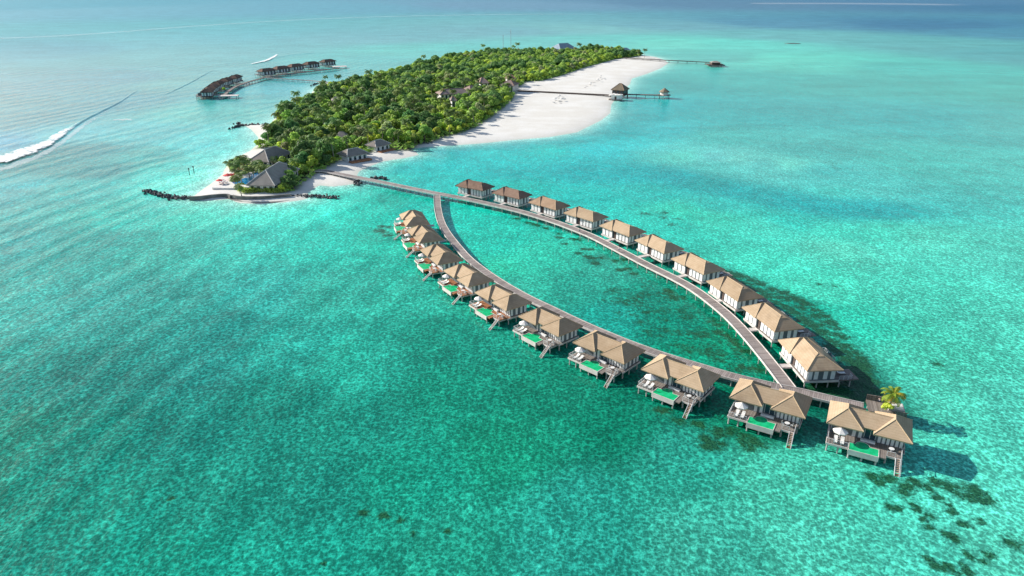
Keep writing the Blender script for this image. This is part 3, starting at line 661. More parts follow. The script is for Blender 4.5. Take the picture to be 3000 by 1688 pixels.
# ------------------------------------------------------------ boardwalks
def smooth(P, it=2):
    for _ in range(it):
        Q = [P[0]]
        for a, b in zip(P[:-1], P[1:]): Q += [a.lerp(b, .25), a.lerp(b, .75)]
        P = Q + [P[-1]]
    return P
def walkway(name, label, P, width, z, step=4.6, beam=(1, 1), mats=('walk','beam','pile'), bents=True, cat='boardwalk', skip=0, posts=2, thick=.25, nsm=2):
    P = smooth([Vector((p.x, p.y, 0)) for p in P], nsm); root = empty(name, (P[0].x, P[0].y, 0), label=label, cat=cat)
    o = Vector((P[0].x, P[0].y, 0)); P = [p-o for p in P]
    s = [0]
    for a, b in zip(P[:-1], P[1:]): s.append(s[-1]+(b-a).length)
    N = []
    for i in range(len(P)):
        d = (P[min(i+1,len(P)-1)]-P[max(i-1,0)]).normalized(); N.append(Vector((-d.y, d.x, 0)))
    V = []; F = []; h = width/2
    for p, n in zip(P, N): V += [p+n*h+Vector((0,0,z)), p-n*h+Vector((0,0,z)), p-n*h+Vector((0,0,z-thick)), p+n*h+Vector((0,0,z-thick))]
    for i in range(len(P)-1):
        for k in range(4): F.append((4*i+k, 4*i+4+k, 4*i+4+(k+1)%4, 4*i+(k+1)%4))
    F += [(0,1,2,3), tuple(4*(len(P)-1)+k for k in (3,2,1,0))]
    me = bpy.data.meshes.new('deck'); me.from_pydata([v[:] for v in V], [], F); me.materials.append(M[mats[0]])
    uv = me.uv_layers.new(name='along'); 
    for l in me.loops: uv.data[l.index].uv = (s[l.vertex_index//4], (l.vertex_index % 4)*1.)
    link('deck', me, root)
    for side, on in ((1, beam[0]), (-1, beam[1])):
        if on:
            b = MB()
            for i in range(len(P)-1):
                a0, a1 = P[i]+N[i]*side*(h+.08), P[i+1]+N[i+1]*side*(h+.08)
                b.beam(a0+Vector((0,0,z-.08)), a1+Vector((0,0,z-.08)), .15, .5)
            b.build('edge_beam', M[mats[1]], root)
    if bents:
        t = skip+step*.5; i = 0; me = None; k = 0
        while t < s[-1]-.3:
            while s[i+1] < t: i += 1
            p = P[i].lerp(P[i+1], (t-s[i])/(s[i+1]-s[i])); n = N[i]
            if me is None:
                b = MB(); b.beam((0,-h-.1,z-thick-.15),(0,h+.1,z-thick-.15), .25, .27)
                for y in ((-h+.15, h-.15) if posts == 2 else (0,)): b.tube([(0,y,-1.2),(0,y,z-thick-.02)], .14, 6)
                me = b.mesh('pile_bent', M[mats[2]])
            q = link('pile_bent', me, root, p); q.rotation_euler.z = math.atan2(n.y, n.x)-math.pi/2
            t += step; k += 1
    return root
def U(pts, z=2.0): return [at(u, v, z) for u, v in pts]
mainP = U([(925,499),(953,500),(985.5,507.5),(1053.5,521),(1135,537),(1203,551.5),(1279,567),(1354,580),(1436,598),(1517.6,617),(1572,633),(1626,649.6),(1680.7,670),(1735,691.5),(1789.5,720),(1844,748.5),(1898,777),(1981.6,817),(2036,848),(2090,887.6),(2145,934),(2199,993.7),(2240,1042.7),(2281,1095),(2312,1136)])
walkway('boardwalk', 'long curved timber boardwalk from the island past the white-walled villas to the fork', mainP, 2.9, 2.0, 4.7)
frontP = U([(1280,572),(1281,590),(1282,611),(1290.7,649),(1308,681.5),(1335.6,717),(1371,757.7),(1409,787.6),(1452,817.5),(1496,844.7),(1553,876),(1607,901),(1662,928),(1716,953),(1760,972),(1847,1008),(1952,1045),(2039,1071),(2144,1103),(2249,1128),(2354,1150),(2449,1173),(2530,1191)])
walkway('boardwalk', 'timber boardwalk branching off and curving behind the green-pool villas to the palm platform', frontP, 2.5, 1.99, 4.7)

# ------------------------------------------------------------ palm platform at the end
def make_platform():
    a = at(2552, 1196, 2.0); b = at(2655, 1213, 2.0); dx = (b-a).normalized(); ang = math.atan2(dx.y, dx.x)
    root = empty('timber_platform', (a.x, a.y, 0), ang, label='grey timber end platform with slatted screens and a single palm', cat='platform')
    L = (b-a).length
    MB().box(-.6,-1.2,1.7,L,3.4,1.96).build('deck', M['timber'], root)
    s = MB()
    for i in range(int(L/.16)):
        x = i*.16
        if x > 4.2: s.box(x, -1.3, 1.2, x+.11, -1.24, 2.9)
    s.box(4.2,-1.36,2.9,L,-1.2,3.0); s.build('slatted_screen', M['timber'], root)
    s = MB()
    for i in range(25): s.box(-.55+i*.16, 3.44, 1.3, -.44+i*.16, 3.5, 3.1)
    s.box(-.6,3.4,3.1,3.5,3.55,3.2); s.build('slatted_screen', M['timber'], root)
    MB().box(3.3,.2,1.965,L-.3,3.1,2.5).build('planter_box', M['beam'], root)
    MB().box(3.45,.35,2.5,L-.45,2.95,2.53).build('planter_soil', M['wall_light'], root)
    stilts(root, [(0,-1),(L/2,-1),(L-.3,-1),(0,3.1),(L/2,3.1),(L-.3,3.1)], 1.7)
    return root, L
platform, PL = make_platform()
def pw(x, y, z): return platform.matrix_basis @ Vector((x, y, z))

# ------------------------------------------------------------ palms and trees
def palm_mesh(h, nf, fl, seed, droop=1.0, lean=(.6, .2), wf=.24):
    r = random.Random(seed); tr = MB(); P = [Vector((lean[0]*t*t*h*.18, lean[1]*t*t*h*.18, h*t)) for t in [i/6 for i in range(7)]]
    tr.tube(P, [.22-.02*i for i in range(7)], 7); top = P[-1]; c = MB()
    for k in range(nf):
        a = 2*math.pi*k/nf + r.uniform(-.2, .2); el = r.uniform(-.15, 1.1); L = fl*r.uniform(.85, 1.1)
        pts = []; p = top.copy(); n = 8; e = el
        for i in range(n+1):
            pts.append(p.copy()); p = p + Vector((math.cos(a)*math.cos(e), math.sin(a)*math.cos(e), math.sin(e)))*(L/n); e -= droop*(.16+.05*i*.6)
        side = Vector((-math.sin(a), math.cos(a), 0))
        for i in range(n):
            a0, a1 = pts[i], pts[i+1]; d = (a1-a0); dn = Vector((0,0,-1))
            wl = fl*wf*math.sin(math.pi*min(1, (i+1.2)/(n+.8)))+.12
            for q in range(3):
                b0 = a0+d*(q/3); b1 = a0+d*((q+.85)/3)
                for s in (-1, 1):
                    tip = side*s*wl + dn*wl*r.uniform(.25,.6) + d.normalized()*wl*.45
                    c.add([b0, b1, b1+tip, b0+tip*.96], [(0,1,2,3) if s > 0 else (3,2,1,0)])
    return tr, c
def palm_mesh2(h, nf, fl, seed, **k):
    tr, c = palm_mesh(h, nf, fl, seed, **k); return tr.mesh('trunk', M['palm_bark'], True), c.mesh('crown', M['palmleaf'])
palm_root = empty('palm_tree', at(2606, 1192, 2.5), 0, label='single small coconut palm with yellowing fronds on the end platform', cat='palm tree')
M['platform_palm'] = leafmat('bright_palm_leaves', (.16, .27, .03), (.34, .42, .05), .03)
tr, c = palm_mesh(3.0, 12, 3.0, 3, droop=.95, lean=(.7, .3), wf=.15); tr.build('trunk', M['palm_bark'], palm_root); c.build('crown', M['platform_palm'], palm_root)
tr, c = palm_mesh(2.95, 7, 3.0, 11, droop=1.25, lean=(.7, .3), wf=.15); c.build('dry_fronds', M['palmleaf_yellow'], palm_root)

def quads(cen, nor, size, r):
    """random leaf-clump quads round centres"""
    n = len(cen); t = r.normal(size=(n,3)); t -= (t*nor).sum(1)[:,None]*nor; t /= np.linalg.norm(t, axis=1)[:,None]+1e-9
    b = np.cross(nor, t); s = size[:,None]; k = r.uniform(.55, 1., (n,1))
    V = np.stack([cen-t*s-b*s*k*.6, cen+t*s*.9-b*s*k, cen+t*s+b*s*k*.7, cen-t*s*.8+b*s*k], 1)
    return V
def crown_verts(rad, hgt, seed, nl=8, nq=110, qs=.42, flat=.75):
    r = np.random.default_rng(seed); out = []
    core = []
    for i in range(nl):
        a = 2*math.pi*i/nl + r.uniform(-.4,.4); rr = rad*r.uniform(.3,.72) if i else 0.
        c = np.array([math.cos(a)*rr, math.sin(a)*rr, hgt*(r.uniform(.42,.75) if i else .8)]); lr = rad*r.uniform(.36,.52)
        d = r.normal(size=(nq,3)); d /= np.linalg.norm(d,axis=1)[:,None]; d[:,2] = np.where(d[:,2] < -.45, -d[:,2], d[:,2])
        rad_ = lr*r.uniform(.72,1.12,(nq,1)); cen = c + d*rad_*np.array([1,1,flat])
        nor = d + r.normal(scale=.32, size=(nq,3)); nor /= np.linalg.norm(nor,axis=1)[:,None]
        out.append(quads(cen, nor, r.uniform(.6,1.3,nq)*qs, r)); core.append((c, lr*.78))
    return np.concatenate(out), core
ICO = bmesh.new(); bmesh.ops.create_icosphere(ICO, subdivisions=1, radius=1)
ICOV = np.array([v.co[:] for v in ICO.verts]); ICOF = np.array([[v.index for v in f.verts] for f in ICO.faces])
def crown_arrays(rad, hgt, seed, **k):
    Q, core = crown_verts(rad, hgt, seed, **k); V = Q.reshape(-1,3); F = np.arange(len(V)).reshape(-1,4)
    for c, lr in core:
        n = len(V); V = np.concatenate([V, ICOV*lr*np.array([1,1,.7])+c]); f = ICOF+n; F = np.concatenate([F, np.stack([f[:,0],f[:,1],f[:,2],f[:,2]],1)])
    return V, F
def crown_mesh(V, F, m):
    me = bpy.data.meshes.new('crown'); me.from_pydata(V.tolist(), [], [tuple(dict.fromkeys(f)) for f in F.tolist()]); me.materials.append(m); return me
# one kind per variant: (crown radius, height) with its own leaf colour
VARS = []
KIND = ['dark green','fresh green','yellow-green','olive']
for s in range(14):
    kd = [0,0,0,1,1,1,1,2,2,3,0,1,2,3][s]; rad = [5.2,4.4,4.8,4.6,4.0,3.6,5.0,3.4,2.9,3.8,3.2,2.8,2.4,3.0][s]; hg = [8.5,7.8,9.2,7.6,7.2,6.6,8.4,6.2,5.4,7.2,6.4,5.6,4.6,6.6][s]
    V, F = crown_arrays(rad, hg, 100+s, nl=[9,8,9,8,7,7,9,7,6,7,7,6,6,7][s])
    t = MB(); t.tube([(0,0,0),(rng.uniform(-.3,.3),rng.uniform(-.3,.3),hg*.35),(0,0,hg*.62)], [.3,.24,.14], 6)
    for q in range(4):
        a = q*1.57+.4; t.tube([(0,0,hg*.35),(math.cos(a)*rad*.5, math.sin(a)*rad*.5, hg*.62)], [.13,.06], 5)
    VARS.append(dict(k=kd, V=V, F=F, crown=crown_mesh(V, F, LEAF[kd]), trunk=t.mesh('trunk', M['bark']), rad=rad, h=hg))

KEEPOUT = []     # footprints where no tree may stand (x, y, radius)
# ------------------------------------------------------------ island buildings
def rect_from(a, b, c):
    """a, b: ends of one eave; c: on the far eave behind b -> origin, angle, width, depth"""
    dx = b-a; w = dx.length; ang = math.atan2(dx.y, dx.x); n = Vector((-dx.y, dx.x, 0))/w; d = (c-b).dot(n)
    return a, ang, w, d
def hip_building(name, label, a, ang, w, d, ze, zt, inset, roofm, wallm=None, capm=None, cat='building', ridge_along='x', over=.9, openings=True, zg=1.1, split=None):
    root = empty(name, (a.x, a.y, 0), ang, label=label, cat=cat)
    if d < 0: y0, y1 = d, 0
    else: y0, y1 = 0, d
    ym = (y0+y1)/2
    rg = [(inset, ym), (w-inset, ym)] if ridge_along == 'x' else [(w/2, y0+inset), (w/2, y1-inset)]
    r = hull_roof(MB(), 0, y0, w, y1, ze, zt, rg, .3).build('roof', roofm, root)
    if capm:
        q = sorted(rg); cs = [(0,y0),(w,y0),(w,y1),(0,y1)]; L = []
        for c in cs:
            n = min(rg, key=lambda p: (p[0]-c[0])**2+(p[1]-c[1])**2); L.append(((*c, ze), (*n, zt)))
        L.append(((*rg[0], zt), (*rg[1], zt))); cap(r, L, capm, .22)
    MB().box(over, y0+over, zg-1.0, w-over, y1-over, ze-.02).build('wall', wallm or M['wall_light'], root)
    if openings:
        nx = max(1, int((w-2*over)/2.6))
        for i in range(nx):
            x = over + (w-2*over)*(i+.5)/nx
            f = panel(root, 'window', M['glass'], x-.7, y0+over-.05, zg+.3, x+.7, y0+over-.008, ze-.7)
            MB().box(x-.8, y0+over-.09, zg+.15, x+.8, y0+over-.052, zg+.27).build('sill', M['white'], f)
        ny = max(1, int((y1-y0-2*over)/3.))
        for i in range(ny):
            y = y0+over + (y1-y0-2*over)*(i+.5)/ny
            panel(root, 'window', M['glass'], w-over+.008, y-.7, zg+.3, w-over+.05, y+.7, ze-.7)
    for i in range(int(w/7)+1):
        for j in range(int(abs(d)/7)+1):
            p = root.matrix_basis @ Vector((min(w,(i+.5)*w/(int(w/7)+1)), y0+(j+.5)*abs(d)/(int(abs(d)/7)+1), 0)); KEEPOUT.append((p.x, p.y, 5.2)); k_ = 6.5 if cat == 'building' else 0
            if k_: KEEPOUT.append((p.x*(1-k_/p.length), p.y*(1-k_/p.length), 4.5))
    return root
def eaves(zf, A, B, C_, ze): return rect_from(zf(*A, ze), zf(*B, ze), zf(*C_, ze))
# pavilions by the pool at the tip
r2 = eaves(zT, (1130,985), (1815,1000), (2200,600), 4.2)
hip_building('pool_pavilion', 'large grey shingled hip-roof pavilion beside the blue pool, nearer the sea wall', *r2, 4.2, 9.2, 7.2, M['shingle'], capm=M['beam'], cat='pavilion', ridge_along='y')
r1 = eaves(zT, (1190,405), (1665,440), (1990,205), 4.2)
hip_building('pool_pavilion', 'grey shingled hip-roof pavilion behind the palms, further from the sea wall', *r1, 4.2, 8.6, 6.2, M['shingle'], capm=M['beam'], cat='pavilion', ridge_along='y')
print('pavilions', r1[2:], r2[2:])
# small beach villas
zg_ = zG
for k, (A, B, C_, lab) in enumerate((((1165,955),(1400,912),(1330,872),'small grey-roofed beach villa with white walls above the boardwalk landing'),
                                ((1475,850),(1640,812),(1590,775),'small grey-roofed beach villa half hidden by trees, beside the big shore tree'))):
    q = eaves(zg_, A, B, C_, 3.9)
    b_ = hip_building('beach_villa', lab, *q, 3.9, 6.4, 3.6, M['shingle'], wallm=M['white'], capm=M['beam'], cat='villa', over=.8)
    MB().box(.5, -3.6, .9, q[2]-.5, -.1, 1.5).build('deck', M['timber_red'], b_)
# long brown roofs inside the forest
zF = zoom(1240,180,8.05)
for lab, A, B, C_, rm, zt in (('long pinkish-brown roof of the nearest low building inside the forest', (395,785),(1130,745),(1040,690),'shingle_pink',8.6),
                          ('broad pinkish-brown roof among trees, second building inside the forest', (1330,520),(1560,512),(1640,395),'shingle_pink',9.4),
                          ('pinkish-brown roof of the restaurant at the top of the beach path', (1790,560),(2140,575),(2060,470),'shingle_pink',8.8),
                          ('brown roof behind the restaurant, next to the tall pale trees', (1990,430),(2210,425),(2160,345),'thatch_red',8.8),
                          ('small pinkish roof squeezed between the two long forest roofs', (1110,680),(1330,650),(1300,600),'shingle_pink',7.8),
                          ('little grey hut roof alone under the forest trees', (650,930),(800,925),(790,880),'shingle',8.0)):
    zt += 2.2; q = eaves(zF, A, B, C_, 7.6 if zt > 10.1 else 7.0)
    q = (q[0], q[1], q[2], max(6., min(abs(q[3]), 16.)))
    hip_building('forest_building', lab, *q, 7.6 if zt > 10.1 else 7.0, zt, min(q[2], q[3])*.42, M[rm], capm=M['cap_brown'], cat='building', zg=1.3)
q = eaves(zG, (1000,352), (1160,345), (1140,318), 6.2)
hip_building('forest_hut', 'small grey hut roof showing in the western forest', *(q[0],q[1],q[2],max(6.,min(abs(q[3]),10.))), 6.2, 8.6, 2.8, M['shingle'], cat='hut')
q = eaves(zG, (1040,745), (1170,740), (1150,705), 5.0)
hip_building('forest_hut', 'small dark hut roof in the shade of the near forest', *(q[0],q[1],q[2],max(5.,min(abs(q[3]),9.))), 5.0, 7.4, 2.4, M['shingle'], cat='hut')
q = eaves(zA, (1625,238), (1800,228), (1790,190), 7.0)
hip_building('far_hall', 'large blue-grey roofed hall at the far side of the island', *(q[0],q[1],q[2],24.), 7.0, 13.5, 6., M['tin'], cat='hall', openings=False)
q = eaves(zA, (2310,262), (2400,258), (2395,235), 6.0)
hip_building('far_hall', 'small blue-grey roofed building at the far tip near the last palms', *(q[0],q[1],q[2],14.), 6.0, 10., 4., M['tin'], cat='building', openings=False)
for u, v0, v1, lab in ((1474,102,140,'shorter lattice mast rising from the far forest'), (1496.4,88,140,'taller lattice mast rising from the far forest')):
    p = at(u, 146, 1.0); k = (v1-v0)/1.0
    # height so that the top shows at v0
    for hh in np.arange(5, 90, .5):
        zc = p.y*cp-(hh-CAM_H)*sp; vv = 844-F_PX*(p.y*sp+(hh-CAM_H)*cp)/zc
        if vv <= v0: break
    root = empty('radio_mast', (p.x, p.y, 0), label=lab, cat='mast'); b = MB(); w = .75
    for a in range(3):
        c, s = math.cos(a*2.094), math.sin(a*2.094); b.tube([(c*w, s*w, 0), (c*w*.45, s*w*.45, hh)], .13, 5)
        for q in range(int(hh/3)):
            z0, z1 = q*3, q*3+3; c2, s2 = math.cos((a+1)*2.094), math.sin((a+1)*2.094); k0 = w*(1-.55*z0/hh); k1 = w*(1-.55*z1/hh)
            b.beam((c*k0, s*k0, z0), (c2*k1, s2*k1, z1), .09, .09)
    b.build('lattice', M['steel'], root); MB().tube([(0,0,hh),(0,0,hh+3)], .07, 5).build('antenna', M['steel'], root)
    if hh > 20: MB().box(-.5,-.5,hh-4,.5,.5,hh-1.5).build('dish', M['white'], root)

# ------------------------------------------------------------ trees: individuals and the far wood
def scatter(poly, r, seed, margin=0.):
    g = np.random.default_rng(seed); lo = poly.min(0); hi = poly.max(0); n = int((hi-lo).prod()/(r*r)*3.2)
    P = g.uniform(lo, hi, (n, 2)); P = P[sdist(P, poly) > margin]
    cell = {}; out = []
    for p in P:
        c = (int(p[0]//r), int(p[1]//r)); ok = True
        for i in (-1,0,1):
            for j in (-1,0,1):
                for q in cell.get((c[0]+i, c[1]+j), ()):
                    if (q[0]-p[0])**2+(q[1]-p[1])**2 < r*r: ok = False; break
                if not ok: break
            if not ok: break
        if ok: cell.setdefault(c, []).append(p); out.append(p)
    return np.array(out)
T = scatter(VEG, 4.9, 5, .6)
KO = np.array(KEEPOUT)
T = T[np.array([((KO[:,0]-p[0])**2+(KO[:,1]-p[1])**2 > (KO[:,2]+1.2)**2).all() for p in T])]
dT = sdist(T, VEG); T = T[np.argsort(np.hypot(T[:,0], T[:,1]-0))]; dT = sdist(T, VEG)
patch = vnoise(T, 26, 9); patch2 = vnoise(T, 11, 10)
print('trees', len(T))
def pick(i):
    f = patch[i]*.6+patch2[i]*.4 + rng.uniform(-.16, .16)
    kd = 0 if f < .39 else 1 if f < .55 else 2 if f < .69 else 3 if f < .77 else 1
    if dT[i] < 5 and rng.random() < .4: kd = 2
    c = [v for v in VARS if v['k'] == kd]
    return c[rng.integers(len(c))]
rest_V, rest_F, rest_n = [[],[],[],[]], [[],[],[],[]], [0,0,0,0]
ntree = 0
for i, p in enumerate(T):
    v = pick(i); sc = rng.uniform(.62, 1.3)*(.66 if dT[i] < 3.5 else 1.); rot = rng.uniform(0, 6.28)
    if ntree < 292:
        o = empty('broadleaf_tree', (p[0], p[1], 1.0 if dT[i] > 2 else .7), rot)
        o.scale = (sc, sc, sc*rng.uniform(.88, 1.15)); link('trunk', v['trunk'], o); link('crown', v['crown'], o)
        edge = dT[i] < 5; d_s = sdist(p[None], SAND)[0]
        where = 'standing at the edge of the near forest by the sand' if edge else 'inside the near part of the island forest'
        tag(o, f"{KIND[v['k']]} bushy broadleaf tree {where}", 'tree', f"{KIND[v['k']]} trees {'at the edge of' if edge else 'inside'} the near forest"); ntree += 1
    else:
        k = v['k']; c, s = math.cos(rot)*sc, math.sin(rot)*sc; Vv = v['V']
        # every second leaf clump of the far trees, a little larger
        nq = len(v['F']); Fq = v['F']
        X = np.stack([Vv[:,0]*c-Vv[:,1]*s+p[0], Vv[:,0]*s+Vv[:,1]*c+p[1], Vv[:,2]*sc+.9], 1)
        rest_V[k].append(X); rest_F[k].append(Fq+rest_n[k]); rest_n[k] += len(X)
RV = []; RF = []; RM = []; off = 0
for k in range(4):
    if rest_V[k]:
        V = np.concatenate(rest_V[k]); F = np.concatenate(rest_F[k]); RV.append(V); RF.append(F+off); RM.append(np.full(len(F), k)); off += len(V)
RV = np.concatenate(RV); RF = np.concatenate(RF); RM = np.concatenate(RM)
deg = RF[:,2] == RF[:,3]
me = bpy.data.meshes.new('wood'); nq = (~deg).sum(); nt = deg.sum()
loops = np.concatenate([RF[~deg].ravel(), RF[deg][:,:3].ravel()]).astype(np.int32)
me.vertices.add(len(RV)); me.vertices.foreach_set('co', RV.astype(np.float32).ravel()); me.loops.add(len(loops)); me.loops.foreach_set('vertex_index', loops)
me.polygons.add(nq+nt); me.polygons.foreach_set('loop_start', np.concatenate([np.arange(nq)*4, nq*4+np.arange(nt)*3]).astype(np.int32))
for l in LEAF: me.materials.append(l)
me.polygons.foreach_set('material_index', np.concatenate([RM[~deg], RM[deg]]).astype(np.int32)); me.update(calc_edges=True)
tag(link('far_woodland', me), 'dense mixed green woodland covering the middle and far island', 'woodland', kind='stuff')
# low undergrowth
g = np.random.default_rng(21); lo, hi = VEG.min(0), VEG.max(0); P = g.uniform(lo, hi, (150000, 2)); dd = sdist(P, VEG); P = P[dd > -.8]
P = P[np.array([True]*len(P))]; hgt = .9+g.random(len(P))*1.9; nor = np.stack([g.normal(size=len(P))*.5, g.normal(size=len(P))*.5, np.ones(len(P))], 1); nor /= np.linalg.norm(nor,axis=1)[:,None]
Qv = quads(np.concatenate([P, hgt[:,None]], 1), nor, g.uniform(.5,1.1,len(P)), g); me = npmesh('undergrowth', Qv.reshape(-1,3), np.arange(len(P)*4).reshape(-1,4), LEAF[1])
tag(link('undergrowth', me), 'low green undergrowth filling the ground beneath the island trees', 'undergrowth', kind='stuff')

for x, y, k, sc, kind in ((2010,1040,3,.5,'low'),(2080,960,0,.62,'round'),(2060,860,7,.6,'bright'),(2140,840,4,.8,'bushy'),(2160,740,0,.75,'dark'),(2230,690,5,.9,'tall'),(2260,600,7,.8,'bright leaning'),(1960,1060,8,.6,'small bright'),(2180,900,1,.7,'dense'),(1760,470,9,.7,'greyish'),(1840,430,3,.6,'small'),(2000,470,4,.7,'green'),(2020,300,7,.9,'big bright')):
    p = zT(x, y, 2.5); v = VARS[k]; o = empty('broadleaf_tree', (p.x, p.y, .9), x*.01); o.scale = (sc,)*3; link('trunk', v['trunk'], o); link('crown', v['crown'], o)
    tag(o, f'{kind} tree beside the dark right slope of the grey pool pavilions', 'tree', 'trees beside the pool pavilions')
for i, (x, y, k, sc) in enumerate(((760,470,12,.6),(820,560,8,.6),(900,430,5,.6),(1000,380,12,.7),(1080,480,3,.55),(1130,620,5,.45),(1230,560,12,.6),(950,690,8,.45),(860,620,3,.5),(1060,700,12,.5),(1350,620,3,.5),(1500,520,5,.6),(1300,480,12,.5),(820,800,8,.45))):
    p = zT(x, y, 2.0); v = VARS[k]; o = empty('shrub', (p.x, p.y, 1.0), i*.7); o.scale = (sc, sc, sc*.75); link('stem', v['trunk'], o); link('crown', v['crown'], o)
    tag(o, 'leafy green shrub under the palms around the blue pool', 'shrub', 'shrubs of the pool garden')

# palms
PALMS = [palm_mesh2(7.6, 15, 3.4, 31), palm_mesh2(9.5, 16, 3.6, 32, lean=(-.5,.4)), palm_mesh2(6.5, 14, 3.2, 33, lean=(.2,-.6)), palm_mesh2(5.2, 15, 3.3, 34)]
def palm(p, k, label, group, sc=1., z=1.0):
    o = empty('palm_tree', (p.x, p.y, z), rng.uniform(0, 6.28)); o.scale = (sc,)*3; link('trunk', PALMS[k][0], o); link('crown', PALMS[k][1], o)
    tag(o, label, 'palm tree', group); return o
tipP = [(1060,330,2,1.15,'tall dark palm rising highest beside the rear grey pavilion'),(1150,380,3,1.1,'palm just left of the rear pavilion roof'),(830,500,3,1.2,'leftmost palm of the pool garden'),
        (930,470,3,1.1,'yellowish palm between the leftmost palm and the red parasols'),(1010,450,2,.95,'palm in the middle of the pool garden above the large red parasol'),(1180,560,3,1.1,'palm at the rear left corner of the blue pool'),
        (1450,560,2,1.15,'dark palm between the two grey pavilions'),(1560,600,3,1.15,'palm leaning over the right end of the blue pool'),(1000,720,3,1.,'palm at the left edge of the blue pool'),
        (860,830,3,.8,'low yellow-green palm in front of the loungers'),(990,1000,3,1.,'palm in front of the blue pool, nearest the sea wall'),(1290,600,3,.95,'palm behind the right half of the blue pool'),(900,640,3,1.05,'palm beside the large red parasol'),(720,450,3,1.0,'small palm at the water edge left of the garden'),(860,400,2,.9,'slender palm over the left garden edge'),(1390,460,3,1.15,'palm against the near corner of the rear pavilion'),(920,790,3,1.,'bushy palm at the left end of the pool'),(1640,560,2,1.1,'palm between the roofs, nearest the front pavilion ridge')]
for x, y, k, s, lab in tipP:
    p = zT(x, y, 1+5*s if k == 3 else 6.5); q = zT(x, y, 1+5.2*s if k == 3 else 1+6.5*s); palm(q, k, lab, 'palms of the pool garden', s)
pp = scatter(VEG, 11.5, 77, 2.); pp = pp[np.argsort(np.hypot(pp[:,0], pp[:,1]))]
for i, p in enumerate(pp[:170]):
    f = p[1] > 520
    palm(Vector((p[0], p[1], 0)), int(rng.integers(0, 3)), 'tall palm rising above the ' + ('far' if f else 'near') + ' forest canopy', 'palms in the ' + ('far' if f else 'near') + ' forest', rng.uniform(.98, 1.3))
for u, v, k, s, lab in ((1888,152,1,1.1,'rightmost palm at the far tip above the white sand'),(1870,150,0,1.15,'palm next to the rightmost one at the far tip'),(1699,140,1,1.35,'lone tall palm against the sea right of the blue-grey hall'),
                        (1518,136,1,1.25,'orange-tinged palm rising right of the masts'),(1504,138,0,1.2,'palm rising just right of the taller mast'),(953,250,0,1.1,'palm on the western shore near the villa bridge'),
                        (1240,175,1,1.15,'tall palm at the far-left skyline of the forest'),(1418,140,1,1.2,'palm rising on the skyline left of the masts')):
    p = at(u, v + (4 if v > 200 else 19), 1.0); palm(p, k, lab, None, s)

# ------------------------------------------------------------ tip of the island: pool, terrace, sea wall, rocks
def poly_slab(name, pts, z0, z1, m, label=None, cat=None, kind=None, parent=None):
    c = sum((Vector(p[:2]+(0,)) if isinstance(p, tuple) else Vector((p.x, p.y, 0)) for p in pts), Vector())/len(pts)
    b = MB(); poly = [(p.x-c.x, p.y-c.y) for p in pts]
    ar = sum(poly[i][0]*poly[(i+1)%len(poly)][1]-poly[(i+1)%len(poly)][0]*poly[i][1] for i in range(len(poly)))
    if ar < 0: poly.reverse()
    o = b.prism(poly, z0, z1).build(name, m, parent, (c.x, c.y, 0)); return tag(o, label, cat, kind=kind)
poly_slab('pool_terrace', [zT(x, y, 1.5) for x, y in ((430,960),(330,1050),(700,1060),(1150,1060),(1500,1030),(1600,900),(1480,640),(1200,480),(900,600),(560,800))], .6, 1.62, M['wall_light'], 'pale paved terrace around the blue swimming pool', 'terrace')
pl = poly_slab('swimming_pool', [zT(x, y, 1.6) for x, y in ((780,905),(860,965),(1030,980),(1150,965),(1500,765),(1440,660),(1330,690),(1230,790),(1080,830),(900,860))], 1.0, 1.66, M['pool_blue'], 'bright blue swimming pool between the palms and the grey pavilion', 'swimming pool')
poly_slab('garden_bed', [zT(x, y, 1.3) for x, y in ((690,500),(760,620),(900,700),(1100,760),(1300,660),(1450,560),(1200,420),(900,380))], .5, 1.7, LEAF[3], 'low planted garden bed under the palms left of the pool', 'garden bed')
# clipped hedge in front of the pavilion
g = np.random.default_rng(5); hp = []
for x, y in ((1060,1110),(1150,1130),(1250,1130),(1350,1120),(1450,1120),(1550,1110),(1650,1120),(1750,1130),(1850,1130),(1950,1120),(2050,1080)):
    p = zT(x, y, 1.5)
    for _ in range(110):
        d = g.normal(size=3); d /= np.linalg.norm(d); hp.append((p.x+d[0]*2.3, p.y+d[1]*1.5, 1.3+abs(d[2])*1.5))
hp = np.array(hp); nor = g.normal(size=hp.shape)+np.array([0,0,1.]); nor /= np.linalg.norm(nor,axis=1)[:,None]
me = npmesh('hedge', quads(hp, nor, g.uniform(.25,.5,len(hp)), g).reshape(-1,3), np.arange(len(hp)*4).reshape(-1,4), LEAF[1]); tag(link('hedge', me), 'dense green hedge in front of the grey pool pavilion', 'hedge')
zW = zoom(400,380,3.677)
def wall_along(name, pts, w, h, z0, m, label, cat='sea wall'):
    P = smooth(pts, 2); root = empty(name, (P[0].x, P[0].y, 0), label=label, cat=cat); b = MB(); o = Vector((P[0].x, P[0].y, 0))
    V = []; F = []
    for i, p in enumerate(P):
        d = P[min(i+1,len(P)-1)]-P[max(i-1,0)]; d.z = 0; d.normalize(); n = Vector((-d.y, d.x, 0)); p = Vector((p.x, p.y, 0))-o
        V += [p+n*w*.75+Vector((0,0,z0)), p+n*w*.5+Vector((0,0,h)), p-n*w*.5+Vector((0,0,h)), p-n*w*.95+Vector((0,0,z0))]
    for i in range(len(P)-1):
        for k in range(3): F.append((4*i+k, 4*i+k+1, 4*i+4+k+1, 4*i+4+k))
    F += [(3,2,1,0), tuple(4*(len(P)-1)+k for k in range(4))]
    b.add(V, F).build('wall', m, root); return root
wall_along('sea_wall', [zW(x, y, 1.3) for x, y in ((570,728),(660,728),(780,712),(900,702),(980,700),(1015,715))], .8, 1.7, -1, M['seawall'], 'low grey sea wall curving along the left half of the sandy tip')
